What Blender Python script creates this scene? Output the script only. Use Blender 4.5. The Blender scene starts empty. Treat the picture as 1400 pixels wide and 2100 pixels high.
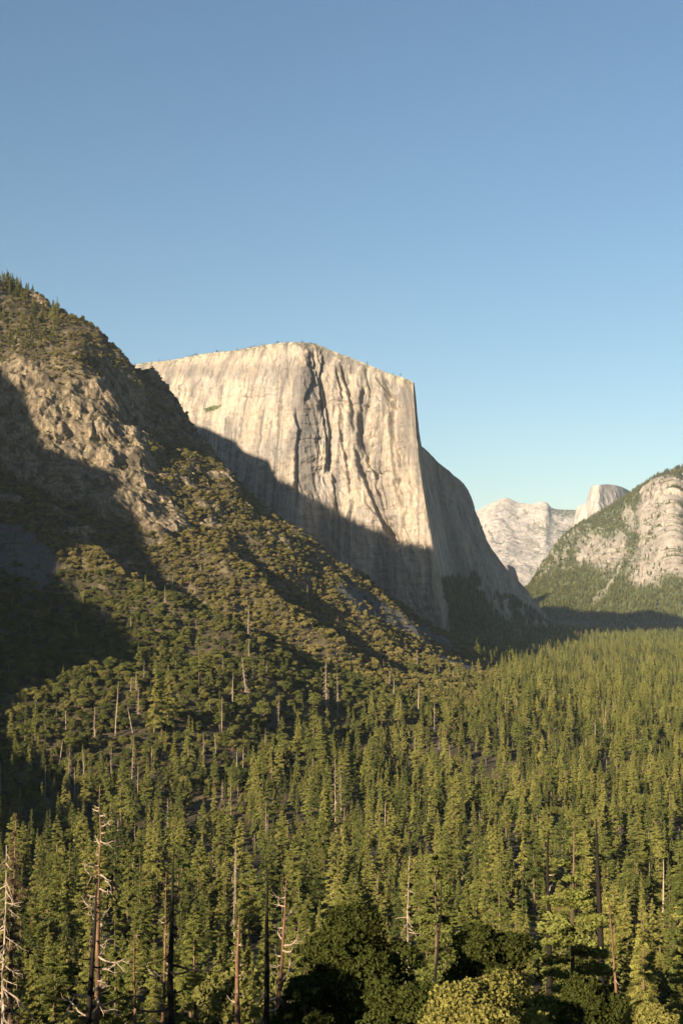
import bpy, math, random
import numpy as np
from mathutils import Vector, Matrix
SEED = 7
random.seed(SEED)
RNG = np.random.default_rng(SEED)
S = bpy.context.scene
C = S.collection

# ------------------------------------------------------------------ camera, sky, sun
F = 2600.0            # focal length in photo pixels (photo 1400 wide)
HOR = 1240.0          # row of the horizon
PITCH = math.atan((HOR - 1050.0) / F)
CAMZ = 150.0
cam_d = bpy.data.cameras.new('camera')
cam = bpy.data.objects.new('camera', cam_d); C.objects.link(cam)
cam.location = (0, 0, CAMZ)
cam.rotation_euler = (math.radians(90) + PITCH, 0, 0)
cam_d.sensor_fit = 'HORIZONTAL'; cam_d.sensor_width = 24.0
cam_d.lens = F / 1400.0 * 24.0
cam_d.clip_start = 0.5; cam_d.clip_end = 90000.0
cam_d.dof.use_dof = True; cam_d.dof.focus_distance = 1500.0; cam_d.dof.aperture_fstop = 4.0
S.camera = cam

SUN_EL = math.radians(17.0)
LX, LY = 0.60, 0.80                     # horizontal direction the light travels in (x right, y away)
w = bpy.data.worlds.new('World'); S.world = w; w.use_nodes = True
nt = w.node_tree; nt.nodes.clear()
sky = nt.nodes.new('ShaderNodeTexSky'); sky.sky_type = 'NISHITA'; sky.sun_disc = False
sky.sun_elevation = SUN_EL
sky.sun_rotation = math.atan2(-LX, -LY)
sky.air_density = 1.12; sky.dust_density = 0.5; sky.ozone_density = 2.4; sky.altitude = 0
bg = nt.nodes.new('ShaderNodeBackground'); bg.inputs['Strength'].default_value = 0.035
wo = nt.nodes.new('ShaderNodeOutputWorld')
hs = nt.nodes.new('ShaderNodeHueSaturation'); hs.inputs['Saturation'].default_value = 1.06; hs.inputs['Hue'].default_value = 0.497
nt.links.new(sky.outputs[0], hs.inputs['Color']); nt.links.new(hs.outputs[0], bg.inputs[0]); nt.links.new(bg.outputs[0], wo.inputs[0])
sd = bpy.data.lights.new('sun', 'SUN'); sd.energy = 4.4; sd.angle = math.radians(0.5)
sd.color = (1.0, 0.84, 0.64)
sun = bpy.data.objects.new('sun', sd); C.objects.link(sun)
ldir = Vector((LX * math.cos(SUN_EL), LY * math.cos(SUN_EL), -math.sin(SUN_EL)))
sun.rotation_euler = ldir.to_track_quat('-Z', 'Y').to_euler()
sun.location = (-300, -400, 900)
S.view_settings.view_transform = 'Standard'; S.view_settings.look = 'None'
S.view_settings.gamma = 1.0; S.view_settings.use_curve_mapping = False
S.view_settings.exposure = 1.9
S.render.engine = 'CYCLES'
S.cycles.max_bounces = 4; S.cycles.diffuse_bounces = 2; S.cycles.transmission_bounces = 2
S.cycles.transparent_max_bounces = 4; S.cycles.volume_bounces = 0
S.cycles.use_denoising = True
try:
    S.cycles.denoiser = 'OPENIMAGEDENOISE'; S.cycles.denoising_input_passes = 'RGB_ALBEDO_NORMAL'; S.cycles.denoising_prefilter = 'ACCURATE'
except Exception: pass
S.cycles.use_adaptive_sampling = True; S.cycles.adaptive_threshold = 0.01

# ------------------------------------------------------------------ projection helpers
CP, SP = math.cos(PITCH), math.sin(PITCH)
def at(px, py, d):
    """world point seen at photo position (px, py), d metres away along y (arrays allowed)"""
    X = (np.asarray(px, float) - 700.0) / F; Y = (1050.0 - np.asarray(py, float)) / F
    dy = CP - Y * SP; dz = SP + Y * CP
    k = np.asarray(d, float) / dy
    return np.stack([X * k, dy * k, CAMZ + dz * k], -1)
def proj(P):
    x, y, z = P[..., 0], P[..., 1], P[..., 2] - CAMZ
    dep = y * CP + z * SP; up = -y * SP + z * CP
    dep = np.where(dep < 0.1, 0.1, dep)
    return 700 + F * x / dep, 1050 - F * up / dep

# ------------------------------------------------------------------ numpy noise
_perm = np.random.default_rng(3).permutation(512).astype(np.int32)
_perm = np.concatenate([_perm, _perm])
_g = np.random.default_rng(4).normal(size=(512, 3)).astype(np.float32)
_g /= np.linalg.norm(_g, axis=1, keepdims=True)
def pn(x, y, z):
    x = np.asarray(x, np.float32); y = np.asarray(y, np.float32) + 0 * x; z = np.asarray(z, np.float32) + 0 * x
    xi = np.floor(x).astype(np.int32); yi = np.floor(y).astype(np.int32); zi = np.floor(z).astype(np.int32)
    xf = x - xi; yf = y - yi; zf = z - zi
    u = xf * xf * xf * (xf * (xf * 6 - 15) + 10); v = yf * yf * yf * (yf * (yf * 6 - 15) + 10); q = zf * zf * zf * (zf * (zf * 6 - 15) + 10)
    def cr(i, j, k):
        h = _perm[(_perm[(_perm[(xi + i) & 511] + yi + j) & 511] + zi + k) & 511]
        g = _g[h]
        return g[..., 0] * (xf - i) + g[..., 1] * (yf - j) + g[..., 2] * (zf - k)
    a = cr(0,0,0); a = a + u * (cr(1,0,0) - a)
    b = cr(0,1,0); b = b + u * (cr(1,1,0) - b)
    a = a + v * (b - a)
    c = cr(0,0,1); c = c + u * (cr(1,0,1) - c)
    d = cr(0,1,1); d = d + u * (cr(1,1,1) - d)
    c = c + v * (d - c)
    return a + q * (c - a)
def fbm(x, y, z=0.0, oct=4, gain=0.5, ridged=False):
    s = 0; a = 1.0; n = 0; f = 1.0
    for o in range(oct):
        v = pn(x * f + 17.3 * o, y * f + 5.1 * o, np.asarray(z) * f + 9.7 * o)
        if ridged: v = 1 - 2.6 * np.abs(v)
        s = s + a * v; n += a; a *= gain; f *= 2.03
    return s / n * (1.0 if ridged else 1.6)
def sstep(a, b, x):
    t = np.clip((x - a) / (b - a), 0, 1); return t * t * (3 - 2 * t)
def in_poly(px, py, poly):
    inside = np.zeros(np.shape(px), bool); n = len(poly)
    for i in range(n):
        x1, y1 = poly[i]; x2, y2 = poly[(i + 1) % n]
        if y1 == y2: continue
        c = ((y1 > py) != (y2 > py)) & (px < (x2 - x1) * (py - y1) / (y2 - y1) + x1)
        inside ^= c
    return inside
def soft_poly(px, py, poly, w=8.0):
    """0..1 mask of a polygon with an uneven edge about w wide"""
    jx = px + w * 1.6 * pn(px / (w * 2.2), py / (w * 2.2), 3.3); jy = py + w * 1.6 * pn(px / (w * 2.2), py / (w * 2.2), 8.1)
    s = 0.0
    for ox, oy in ((0,0),(.5,0),(-.5,0),(0,.5),(0,-.5)):
        s = s + in_poly(jx + ox * w, jy + oy * w, poly)
    return s / 5.0

# ------------------------------------------------------------------ the valley and the near mountainside as one height field
HP = []   # control points (x, y, z)
def cpx(px, py, d): HP.append(tuple(at(px, py, d)))
# hillside facing us (seen positions and how far away they are)
for t in [
    (-160,470,2560),(0,578,2430),(60,612,2410),(100,645,2400),(190,695,2390),(250,742,2380),
    (0,740,2210),(100,740,2200),(200,790,2190),(0,880,2060),(100,900,2030),(200,900,2060),
    (-160,880,2050),(-160,1100,1700),(0,1000,1900),(100,1010,1870),(220,1000,1930),(330,1010,2020),(430,1010,2150),
    (0,1120,1640),(120,1130,1640),(240,1130,1720),(340,1130,1800),(440,1090,1980),(540,1075,2150),
    (0,1240,1400),(140,1250,1420),(260,1240,1500),(380,1240,1600),(480,1220,1740),(580,1180,1960),(640,1160,2120),
    (-160,1300,1240),(0,1350,1190),(150,1360,1220),(300,1360,1270),(430,1350,1350),(540,1330,1500),(640,1310,1680),(720,1280,1950),
    (0,1470,1010),(150,1480,1020),(300,1480,1040),(450,1470,1090),(600,1440,1230),(750,1400,1500),(850,1370,1800),(800,1310,2000),(900,1345,2150),
    (1000,1382,2120),(1060,1392,2300),
    # the shaded far side of the spur
    (300,850,2560),(340,885,2560),(400,950,2520),(330,799,2660),(365,855,2650),(400,893,2640),(440,964,2620),(480,1006,2580),(520,1044,2560),(560,1078,2560),(600,1110,2560),
    (640,1142,2560),(700,1187,2600),(800,1250,2650),(900,1305,2650),(1000,1350,2620),(1090,1376,2600),
    # crest of the lit front rib
    (262,860,2260),(300,915,2240),(360,942,2240),(440,980,2230),(500,1026,2230),(600,1100,2260)]:
    cpx(*t)
# hidden ground beyond the crest
for px, py, d in [(-160,620,3500),(0,760,3350),(150,850,3300),(300,960,3250),(450,1090,3200),(600,1200,3200),(750,1280,3200),(900,1325,3200),(1000,1350,3200)]:
    cpx(px, py, d)
for px, py, d in [(0,690,2760),(100,740,2740),(200,790,2730),(300,870,2880),(400,970,2860),(500,1085,2860),(620,1190,2860),(750,1270,2900)]: cpx(px, py, d)
# hill to the left, outside the picture
for x, y, z in [(-840,2730,860),(-1004,2753,960),(-1140,2760,1075),(-1435,2750,1240),(-1700,2750,1340),(-1500,2600,1200),(-1400,2000,820),(-1000,1600,470),(-800,1150,190),(-560,900,50),(-500,600,0),(-2400,2600,1380),(-2300,1500,800),
                (-1000,700,60),(-1500,900,200),(-2000,3400,1250),(-1000,3500,800)]:
    HP.append((x, y, z))
# valley floor
for y, z in [(600,14),(850,4),(1200,0),(1700,0),(2400,4),(3200,10),(4200,18),(5400,28),(7000,40)]:
    for a in (-.12, 0.0, 0.1, 0.2, 0.32, 0.55):
        if y > 1100 and a < (0.0 if y < 1700 else 0.13): continue
        if y > 2700 and a < 0.08: continue
        HP.append((a * y, y, z - 3 * (a < 0)))
# our own side: slope below the viewpoint
for y, z in [(-80,158),(-20,150),(0,148.2),(8,145.5),(25,139),(60,124),(100,108),(150,93),(220,73),(300,56),(420,34)]:
    for k in (-1.2, -0.45, 0.0, 0.45, 1.2):
        HP.append((k * (y + 150) * 0.55, y, z + (4 * k if y > 20 else 0) * (y / 150.0 if y < 150 else 1)))
HPA = np.array(HP)
_L = 1000.0
def _phi(r2):
    return 0.5 * r2 * np.log(r2 + 1e-9)
def _fit(P):
    n = len(P); xy = P[:, :2] / _L
    r2 = ((xy[:, None] - xy[None]) ** 2).sum(-1)
    A = _phi(r2) - np.eye(n) * 2e-4
    Q = np.c_[np.ones(n), xy]
    M = np.block([[A, Q], [Q.T, np.zeros((3, 3))]])
    return np.linalg.solve(M, np.r_[P[:, 2], 0, 0, 0])
_W = _fit(HPA)
def base_z(x, y):
    sh = np.shape(x); x = np.ravel(x) / _L; y = np.ravel(y) / _L
    out = np.empty(len(x)); n = len(HPA)
    for i in range(0, len(x), 60000):
        xx, yy = x[i:i+60000], y[i:i+60000]
        r2 = (xx[:, None] - HPA[None, :, 0] / _L) ** 2 + (yy[:, None] - HPA[None, :, 1] / _L) ** 2
        out[i:i+60000] = _phi(r2) @ _W[:n] + _W[n] + _W[n+1] * xx + _W[n+2] * yy
    return out.reshape(sh)
# an unseen ridge added left of the picture, its crest shaped to throw the long shadow: crest height by s = .8x-.6y, standing at q = .6x+.8y = Q0
Q0 = 0.0
CREST = [(-3200,1500),(-2300,1250),(-1916,1060),(-1706,942),(-1571,805),(-1446,763),(-1372,702),(-1200,556),(-1176,500),(-1084,448),(-1048,443),(-960,402),(-880,366),(-850,310),(-820,275),(-808,257),(-760,240),(-700,217),(-650,200),(-600,172),(-560,135),(-500,75),(-350,0)]
_cs = np.array([c[0] for c in CREST]); _ch = np.array([c[1] for c in CREST])
def crest_z(x, y):
    s = LY * x - LX * y; q = LX * x + LY * y
    h = np.interp(s, _cs, _ch)
    return h - np.abs(q - Q0) * 0.75 - sstep(0, 500, np.abs(q - Q0)) * 120
def along(x, y, pts, wd):
    """1 on the line through pts, fading with distance"""
    W_ = [at(*p) for p in pts]; best = np.full(np.shape(x), 1e9)
    for a, b in zip(W_[:-1], W_[1:]):
        ax, ay = a[0], a[1]; bx, by = b[0] - ax, b[1] - ay
        t = np.clip(((x - ax) * bx + (y - ay) * by) / (bx * bx + by * by), 0, 1)
        best = np.minimum(best, np.hypot(x - ax - t * bx, y - ay - t * by))
    return np.exp(-(best / wd) ** 2)
# how high the shoulder left of the picture may stand, so its shadow falls where the photograph has it: (px, py, d) on the shadow's edge
EDGE = np.array([at(*p) for p in [(360,850,4330),(400,862,4250),(430,878,4180),(460,890,4130),(475,912,4100),(540,938,3980),(558,985,3930),(600,1002,3880),(660,1042,3920),(700,1064,3920),(760,1092,3900),(800,1112,3880),(850,1140,3860),(900,1170,3830)]])
_es = LY * EDGE[:, 0] - LX * EDGE[:, 1]; _ea = EDGE[:, 2] + math.tan(SUN_EL) * (LX * EDGE[:, 0] + LY * EDGE[:, 1]); _eo = np.argsort(_es); _es = _es[_eo]; _ea = _ea[_eo]
def ground_z(x, y):
    z = ground_z0(x, y)
    sx = LY * x - LX * y; cap = np.interp(sx, _es, _ea) - math.tan(SUN_EL) * (LX * x + LY * y)
    cap = np.where(sx < _es[0], cap + (_es[0] - sx) * 0.6, cap)
    wgt = sstep(-0.263, -0.278, x / np.maximum(y, 1.0)) * sstep(1500, 1800, y)
    return z - wgt * np.maximum(0.0, z - cap)
def ground_z0(x, y):
    z = base_z(x, y)
    z = z - 22 * along(x, y, [(640,1158,2330),(760,1242,2330),(880,1312,2330),(1010,1384,2250)], 34) + 15 * along(x, y, [(620,1175,2200),(740,1262,2180),(860,1334,2130)], 36)
    z = z + 17 * along(x, y, [(66,618,2410),(90,636,2405)], 15) + 13 * along(x, y, [(312,790,2660),(322,792,2660)], 9) + 15 * along(x, y, [(338,800,2650),(344,803,2650)], 7)
    z = z - 34 * along(x, y, [(170,1110,1680),(300,1185,1650),(400,1228,1560),(480,1262,1540)], 48) + 20 * along(x, y, [(180,1175,1560),(330,1250,1480),(480,1325,1400)], 50)
    z = z - 30 * along(x, y, [(520,1180,1900),(620,1260,1800),(720,1330,1750),(770,1378,1700)], 34) + 26 * along(x, y, [(470,1205,1800),(570,1290,1690),(670,1362,1600)], 34) * 0.7
    hill = sstep(15, 160, z) * sstep(500, 1000, y)
    near = 1 - sstep(300, 900, y)
    # gullies and ribs that run down the slope, then crags
    g = fbm(x / 210.0 + y / 900.0, y / 520.0, 1.0, 4, 0.5, True)
    g2 = fbm(x / 75.0 + y / 400.0, y / 200.0, 4.0, 3, 0.5, True)
    z = z + hill * (32 * (g - 0.35) + 15 * (g2 - 0.3))
    z = z + (0.25 + hill) * 7.0 * fbm(x / 60.0, y / 60.0, 5.0, 4)
    z = z + near * (1 - sstep(-10, 60, -y + 20) * 0.6) * 0.5 * fbm(x / 14.0, y / 14.0, 2.0, 3)
    c = crest_z(x, y)
    c = c + 13 * fbm(x / 110.0, y / 110.0, 7.0, 4) * sstep(0, 120, c)
    return np.maximum(z, c)

# masks, given in photo positions of the ground they lie on
CLIFF = [(0,735),(90,745),(110,800),(230,770),(300,830),(300,900),(330,1000),(400,1090),(330,1100),(240,1060),(150,1030),(60,990),(0,960)]
CLIFF2 = [(120,800),(260,800),(300,880),(310,1000),(250,1010),(160,960),(140,880)]
TALUS = [(-200,980),(0,1065),(60,1090),(105,1130),(125,1165),(100,1205),(80,1210),(0,1170),(-200,1090)]
TALUS2 = [(700,1180),(800,1250),(900,1300),(960,1335),(880,1320),(760,1270),(680,1210)]
TALUS3 = [(560,1260),(640,1290),(700,1330),(780,1380),(730,1370),(640,1320),(560,1280)]
TALUS4 = [(520,1200),(560,1215),(600,1240),(570,1235),(530,1215)]
TALUS5 = [(1000,1375),(960,1360),(860,1320),(830,1310),(930,1370),(1010,1395)]
def masks(P):
    px, py = proj(P)
    far = P[..., 1] > 900
    cl = np.maximum(soft_poly(px, py, CLIFF, 14), soft_poly(px, py, CLIFF2, 14)) * far
    ta = 0
    for T in (TALUS, TALUS2, TALUS5):
        ta = np.maximum(ta, soft_poly(px, py, T, 9))
    oc = sstep(0.15, 0.27, fbm(P[..., 0] / 55.0, P[..., 1] / 55.0, P[..., 2] / 40.0, 3)) * far * sstep(30, 90, P[..., 2]) * sstep(1190, 1080, py) * sstep(680, 760, py)
    cl = np.maximum(cl, oc * 0.9)
    return px, py, cl, ta * far

# ------------------------------------------------------------------ materials
def mat(name, build, rough=0.9):
    m = bpy.data.materials.new(name); m.use_nodes = True
    t = m.node_tree; t.nodes.clear()
    o = t.nodes.new('ShaderNodeOutputMaterial')
    build(t, o); return m
class N:
    """tiny node writer"""
    def __init__(s, t): s.t = t
    def n(s, ty, **kw):
        x = s.t.nodes.new(ty)
        for k, v in kw.items(): setattr(x, k, v)
        return x
    def l(s, a, b): s.t.links.new(a, b)
    def noise(s, vec, scale, det=4, rough=0.55, dist=0.0):
        x = s.n('ShaderNodeTexNoise'); s.l(vec, x.inputs['Vector'])
        x.inputs['Scale'].default_value = scale; x.inputs['Detail'].default_value = det
        x.inputs['Roughness'].default_value = rough; x.inputs['Distortion'].default_value = dist
        return x.outputs['Fac']
    def ramp(s, fac, stops, interp='LINEAR'):
        x = s.n('ShaderNodeValToRGB'); x.color_ramp.interpolation = interp
        e = x.color_ramp.elements
        while len(e) < len(stops): e.new(0.5)
        for i, (p, c) in enumerate(stops):
            e[i].position = p; e[i].color = (c, c, c, 1) if isinstance(c, (int, float)) else (*c, 1)
        s.l(fac, x.inputs['Fac']); return x.outputs['Color']
    def mix(s, fac, a, b, mode='MIX'):
        x = s.n('ShaderNodeMix', data_type='RGBA', blend_type=mode)
        for sock, v in ((x.inputs[0], fac), (x.inputs[6], a), (x.inputs[7], b)):
            if isinstance(v, (int, float)): sock.default_value = v if sock.type == 'VALUE' else (v, v, v, 1)
            elif isinstance(v, tuple): sock.default_value = (*v, 1)
            else: s.l(v, sock)
        return x.outputs[2]
    def math(s, op, a, b=0.0):
        x = s.n('ShaderNodeMath', operation=op)
        for sock, v in zip(x.inputs, (a, b)):
            if isinstance(v, (int, float)): sock.default_value = v
            else: s.l(v, sock)
        return x.outputs[0]
    def scaled(s, vec, sc):
        x = s.n('ShaderNodeMapping'); s.l(vec, x.inputs['Vector']); x.inputs['Scale'].default_value = sc
        return x.outputs[0]
    def bsdf(s, col, o, rough=0.9, bump=None, bstr=0.5, bdist=1.0, spec=0.2):
        b = s.n('ShaderNodeBsdfPrincipled'); b.inputs['Roughness'].default_value = rough
        b.inputs['Specular IOR Level'].default_value = spec
        if isinstance(col, tuple): b.inputs['Base Color'].default_value = (*col, 1)
        else: s.l(col, b.inputs['Base Color'])
        if bump is not None:
            u = s.n('ShaderNodeBump'); u.inputs['Strength'].default_value = bstr; u.inputs['Distance'].default_value = bdist
            s.l(bump, u.inputs['Height']); s.l(u.outputs[0], b.inputs['Normal'])
        s.l(b.outputs[0], o.inputs['Surface']); return b

def m_ground(t, o):
    k = N(t); p = k.n('ShaderNodeNewGeometry').outputs['Position']
    a1 = k.n('ShaderNodeAttribute', attribute_name='cliff').outputs['Fac']
    a2 = k.n('ShaderNodeAttribute', attribute_name='talus').outputs['Fac']
    soil = k.ramp(k.noise(p, 0.03, 8, 0.65), [(0.3, (0.022, 0.020, 0.010)), (0.5, (0.048, 0.039, 0.020)), (0.68, (0.115, 0.083, 0.045))])
    vc = k.n('ShaderNodeTexVoronoi', feature='DISTANCE_TO_EDGE'); k.l(k.scaled(p, (1, 1, 0.55)), vc.inputs['Vector']); vc.inputs['Scale'].default_value = 0.13
    rock = k.ramp(k.noise(k.scaled(p, (1, 1, 0.5)), 0.05, 10, 0.7, 0.4), [(0.30, (0.03, 0.025, 0.018)), (0.44, (0.085, 0.067, 0.043)), (0.56, (0.21, 0.165, 0.105)), (0.70, (0.07, 0.055, 0.034))])
    rock = k.mix(k.ramp(vc.outputs['Distance'], [(0.0, 0.75), (0.09, 0.0)]), rock, (0.03, 0.025, 0.018))
    v = k.n('ShaderNodeTexVoronoi'); k.l(p, v.inputs['Vector']); v.inputs['Scale'].default_value = 0.45
    tal = k.mix(0.65, k.ramp(k.noise(p, 0.4, 6, 0.7), [(0.35, (0.03, 0.029, 0.026)), (0.65, (0.13, 0.12, 0.105))]), v.outputs['Color'], 'MULTIPLY')
    tal = k.mix(0.3, tal, (0.085, 0.08, 0.07))
    sl = k.n('ShaderNodeSeparateXYZ'); k.l(k.n('ShaderNodeNewGeometry').outputs['Normal'], sl.inputs[0])
    steep = k.ramp(sl.outputs['Z'], [(0.55, 1.0), (0.78, 0.0)])
    grass = k.ramp(k.noise(p, 0.11, 6, 0.7), [(0.4, (0.05, 0.045, 0.02)), (0.62, (0.13, 0.10, 0.05))])
    rk = k.mix(steep, grass, rock)
    c = k.mix(a1, k.mix(k.math('MULTIPLY', steep, 0.8), soil, rock), k.mix(0.75, rk, rock))
    c = k.mix(a2, c, tal)
    k.bsdf(c, o, 0.95, k.noise(p, 0.35, 8, 0.75), 0.8, 1.6)
def m_granite(warm, dark, cool, sc=1.0):
    def f(t, o):
        k = N(t); p = k.n('ShaderNodeNewGeometry').outputs['Position']
        veg = k.n('ShaderNodeAttribute', attribute_name='veg').outputs['Fac']
        st = k.n('ShaderNodeAttribute', attribute_name='stain_shade').outputs['Fac']
        big = k.noise(p, 0.004 * sc, 5, 0.6, 0.3)
        c = k.ramp(big, [(0.38, cool), (0.5, warm), (0.62, cool)])
        wide = k.noise(k.scaled(p, (1, 1, 0.12)), 0.011 * sc, 5, 0.6, 0.5)
        c = k.mix(k.ramp(wide, [(0.36, 0.6), (0.5, 0.0)]), c, dark); c = k.mix(k.ramp(wide, [(0.56, 0.0), (0.68, 0.45)]), c, tuple(min(1, q * 1.35) for q in warm))
        streak = k.noise(k.scaled(p, (1, 1, 0.07)), 0.035 * sc, 8, 0.65, 0.2)
        c = k.mix(k.ramp(streak, [(0.38, 0.9), (0.52, 0.0)]), c, dark)
        fine = k.noise(k.scaled(p, (1, 1, 0.35)), 0.12 * sc, 9, 0.75)
        c = k.mix(0.8, c, k.ramp(fine, [(0.3, (0.62, 0.60, 0.58)), (0.6, (1.12, 1.1, 1.08))]), 'MULTIPLY')
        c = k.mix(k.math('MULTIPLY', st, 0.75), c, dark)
        vg = k.ramp(k.noise(p, 0.05 * sc, 6, 0.7), [(0.35, (0.022, 0.03, 0.012)), (0.65, (0.075, 0.085, 0.03))])
        c = k.mix(veg, c, vg)
        k.bsdf(c, o, 0.9, k.noise(k.scaled(p, (1, 1, 0.3)), 0.06 * sc, 10, 0.75), 0.9, 7.0 / sc)
    return f
def m_leaf(c0, c1, c2, tl=0.14):
    def f(t, o):
        k = N(t); p = k.n('ShaderNodeNewGeometry').outputs['Position']
        r = k.n('ShaderNodeObjectInfo').outputs['Random']
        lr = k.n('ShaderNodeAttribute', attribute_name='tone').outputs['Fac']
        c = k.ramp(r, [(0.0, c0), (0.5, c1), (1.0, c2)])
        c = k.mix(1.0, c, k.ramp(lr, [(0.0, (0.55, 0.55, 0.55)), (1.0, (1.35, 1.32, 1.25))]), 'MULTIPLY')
        d = k.n('ShaderNodeBsdfDiffuse'); tr = k.n('ShaderNodeBsdfTranslucent')
        k.l(c, d.inputs['Color']); k.l(c, tr.inputs['Color'])
        ms = k.n('ShaderNodeMixShader'); ms.inputs[0].default_value = tl
        k.l(d.outputs[0], ms.inputs[1]); k.l(tr.outputs[0], ms.inputs[2]); k.l(ms.outputs[0], o.inputs['Surface'])
    return f
def m_bark(c0, c1, sc=3.0, zs=0.15):
    def f(t, o):
        k = N(t); p = k.n('ShaderNodeTexCoord').outputs['Object']
        n = k.noise(k.scaled(p, (1, 1, zs)), sc, 6, 0.7)
        c = k.ramp(n, [(0.38, c0), (0.62, c1)])
        k.bsdf(c, o, 0.9, n, 0.7, 0.05)
    return f
M = {}
M['ground'] = mat('mountain_ground', m_ground)
M['granite'] = mat('warm_granite', m_granite((0.305, 0.252, 0.188), (0.10, 0.090, 0.080), (0.245, 0.222, 0.188)))
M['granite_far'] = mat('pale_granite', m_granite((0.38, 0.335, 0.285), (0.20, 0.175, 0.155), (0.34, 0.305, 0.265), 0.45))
M['granite_right'] = mat('tan_granite', m_granite((0.25, 0.22, 0.18), (0.13, 0.11, 0.09), (0.21, 0.19, 0.16), 0.6))
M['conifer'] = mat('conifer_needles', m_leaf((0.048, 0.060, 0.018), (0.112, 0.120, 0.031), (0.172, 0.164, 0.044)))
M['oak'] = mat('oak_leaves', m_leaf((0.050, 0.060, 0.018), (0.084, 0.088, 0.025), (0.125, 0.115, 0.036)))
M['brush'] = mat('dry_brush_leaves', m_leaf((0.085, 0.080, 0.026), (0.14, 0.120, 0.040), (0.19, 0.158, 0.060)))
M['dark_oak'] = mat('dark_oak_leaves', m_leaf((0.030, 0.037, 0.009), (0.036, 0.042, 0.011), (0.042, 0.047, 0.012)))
M['yellow'] = mat('yellow_green_leaves', m_leaf((0.145, 0.138, 0.036), (0.17, 0.155, 0.044), (0.20, 0.172, 0.052), 0.3))
M['dead_brown'] = mat('dead_needles', m_leaf((0.075, 0.05, 0.03), (0.085, 0.057, 0.034), (0.095, 0.064, 0.04)))
M['bark'] = mat('conifer_bark', m_bark((0.05, 0.032, 0.02), (0.16, 0.105, 0.062)))
M['snag'] = mat('weathered_grey_wood', m_bark((0.17, 0.125, 0.085), (0.34, 0.265, 0.19)))
M['red_bark'] = mat('red_brown_bark', m_bark((0.045, 0.026, 0.015), (0.17, 0.092, 0.048)))
M['burnt'] = mat('charred_bark', m_bark((0.004, 0.0035, 0.003), (0.016, 0.011, 0.008)))

# ------------------------------------------------------------------ mesh helpers
def mesh_from(name, V, Fc, mats, midx=None, attrs=None, smooth=False):
    V = np.asarray(V, np.float32); Fc = np.asarray(Fc, np.int32)
    me = bpy.data.meshes.new(name)
    n = Fc.shape[1]
    me.vertices.add(len(V)); me.vertices.foreach_set('co', V.ravel())
    me.loops.add(Fc.size); me.loops.foreach_set('vertex_index', Fc.ravel())
    me.polygons.add(len(Fc)); me.polygons.foreach_set('loop_start', np.arange(0, Fc.size, n, dtype=np.int32))
    me.polygons.foreach_set('loop_total', np.full(len(Fc), n, np.int32))
    if midx is not None: me.polygons.foreach_set('material_index', np.asarray(midx, np.int32))
    me.polygons.foreach_set('use_smooth', np.full(len(Fc), smooth))
    for k, v in (attrs or {}).items():
        a = me.attributes.new(k, 'FLOAT', 'POINT'); a.data.foreach_set('value', np.asarray(v, np.float32).ravel())
    me.update(calc_edges=True)
    for m in mats: me.materials.append(m)
    return me
def grid_faces(nr, nc):
    i = np.arange((nr - 1) * (nc - 1)); r = i // (nc - 1); c = i % (nc - 1); a = r * nc + c
    return np.stack([a, a + 1, a + nc + 1, a + nc], -1)
def link(name, me, parent=None, **props):
    o = bpy.data.objects.new(name, me); C.objects.link(o)
    if parent is not None: o.parent = parent
    for k, v in props.items(): o[k] = v
    return o

# ------------------------------------------------------------------ the terrain sheet
ac = np.concatenate([np.linspace(-3.2, -0.34, 190, endpoint=False), np.linspace(-0.34, 0.34, 900), np.linspace(0.345, 1.3, 90)])
yr = np.concatenate([np.linspace(-90, 30, 30, endpoint=False), np.geomspace(30, 950, 260, endpoint=False),
                     np.linspace(950, 2750, 700, endpoint=False), np.geomspace(2750, 9000, 150)])
YY, AA = np.meshgrid(yr, ac, indexing='ij')
XX = AA * (YY + 150.0)
ZZ = ground_z(XX, YY)
P = np.stack([XX, YY, ZZ], -1)
px, py, cl, ta = masks(P)
# crags: push the rock bands in and out
hillm = sstep(20, 120, ZZ) * sstep(850, 1100, YY) * (YY < 3000)
def block(v, k):
    v = v * k; f = np.floor(v); return (f + sstep(0.35, 0.65, v - f)) / k
cr = 1.3 * block(fbm(XX / 42.0, YY / 42.0, ZZ / 70.0, 3, 0.5), 5.0) + 0.25 * fbm(XX / 24.0, YY / 24.0, ZZ / 40.0, 3, 0.5, True)
st = ZZ / 46.0 + 0.5 * pn(XX / 130.0, YY / 130.0, 2.0); stf = st - np.floor(st)
terr = (sstep(0.0, 0.75, stf) - stf)
Pn = P.copy()
cr2 = block(fbm(XX / 13.0, YY / 13.0, ZZ / 30.0, 2, 0.5), 4.0)
Pn[..., 2] += cl * (18 * terr) + cl * (5 * cr + 3.0 * cr2)
Pn[..., 1] += cl * (-17 * cr - 7 * cr2); Pn[..., 0] += cl * 6 * fbm(XX / 20.0, YY / 20.0, ZZ / 20.0, 3)
Pn[..., 2] += hillm * (1 - cl) * (1 - ta) * 2.5 * fbm(XX / 15.0, YY / 15.0, 0, 3)
Pn[..., 2] += ta * 2.2 * fbm(XX / 5.0, YY / 5.0, 0, 3)
ground = link('terrain', mesh_from('terrain', Pn.reshape(-1, 3), grid_faces(len(yr), len(ac)), [M['ground']], attrs={'cliff': cl, 'talus': ta}, smooth=True), kind='structure')

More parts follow.
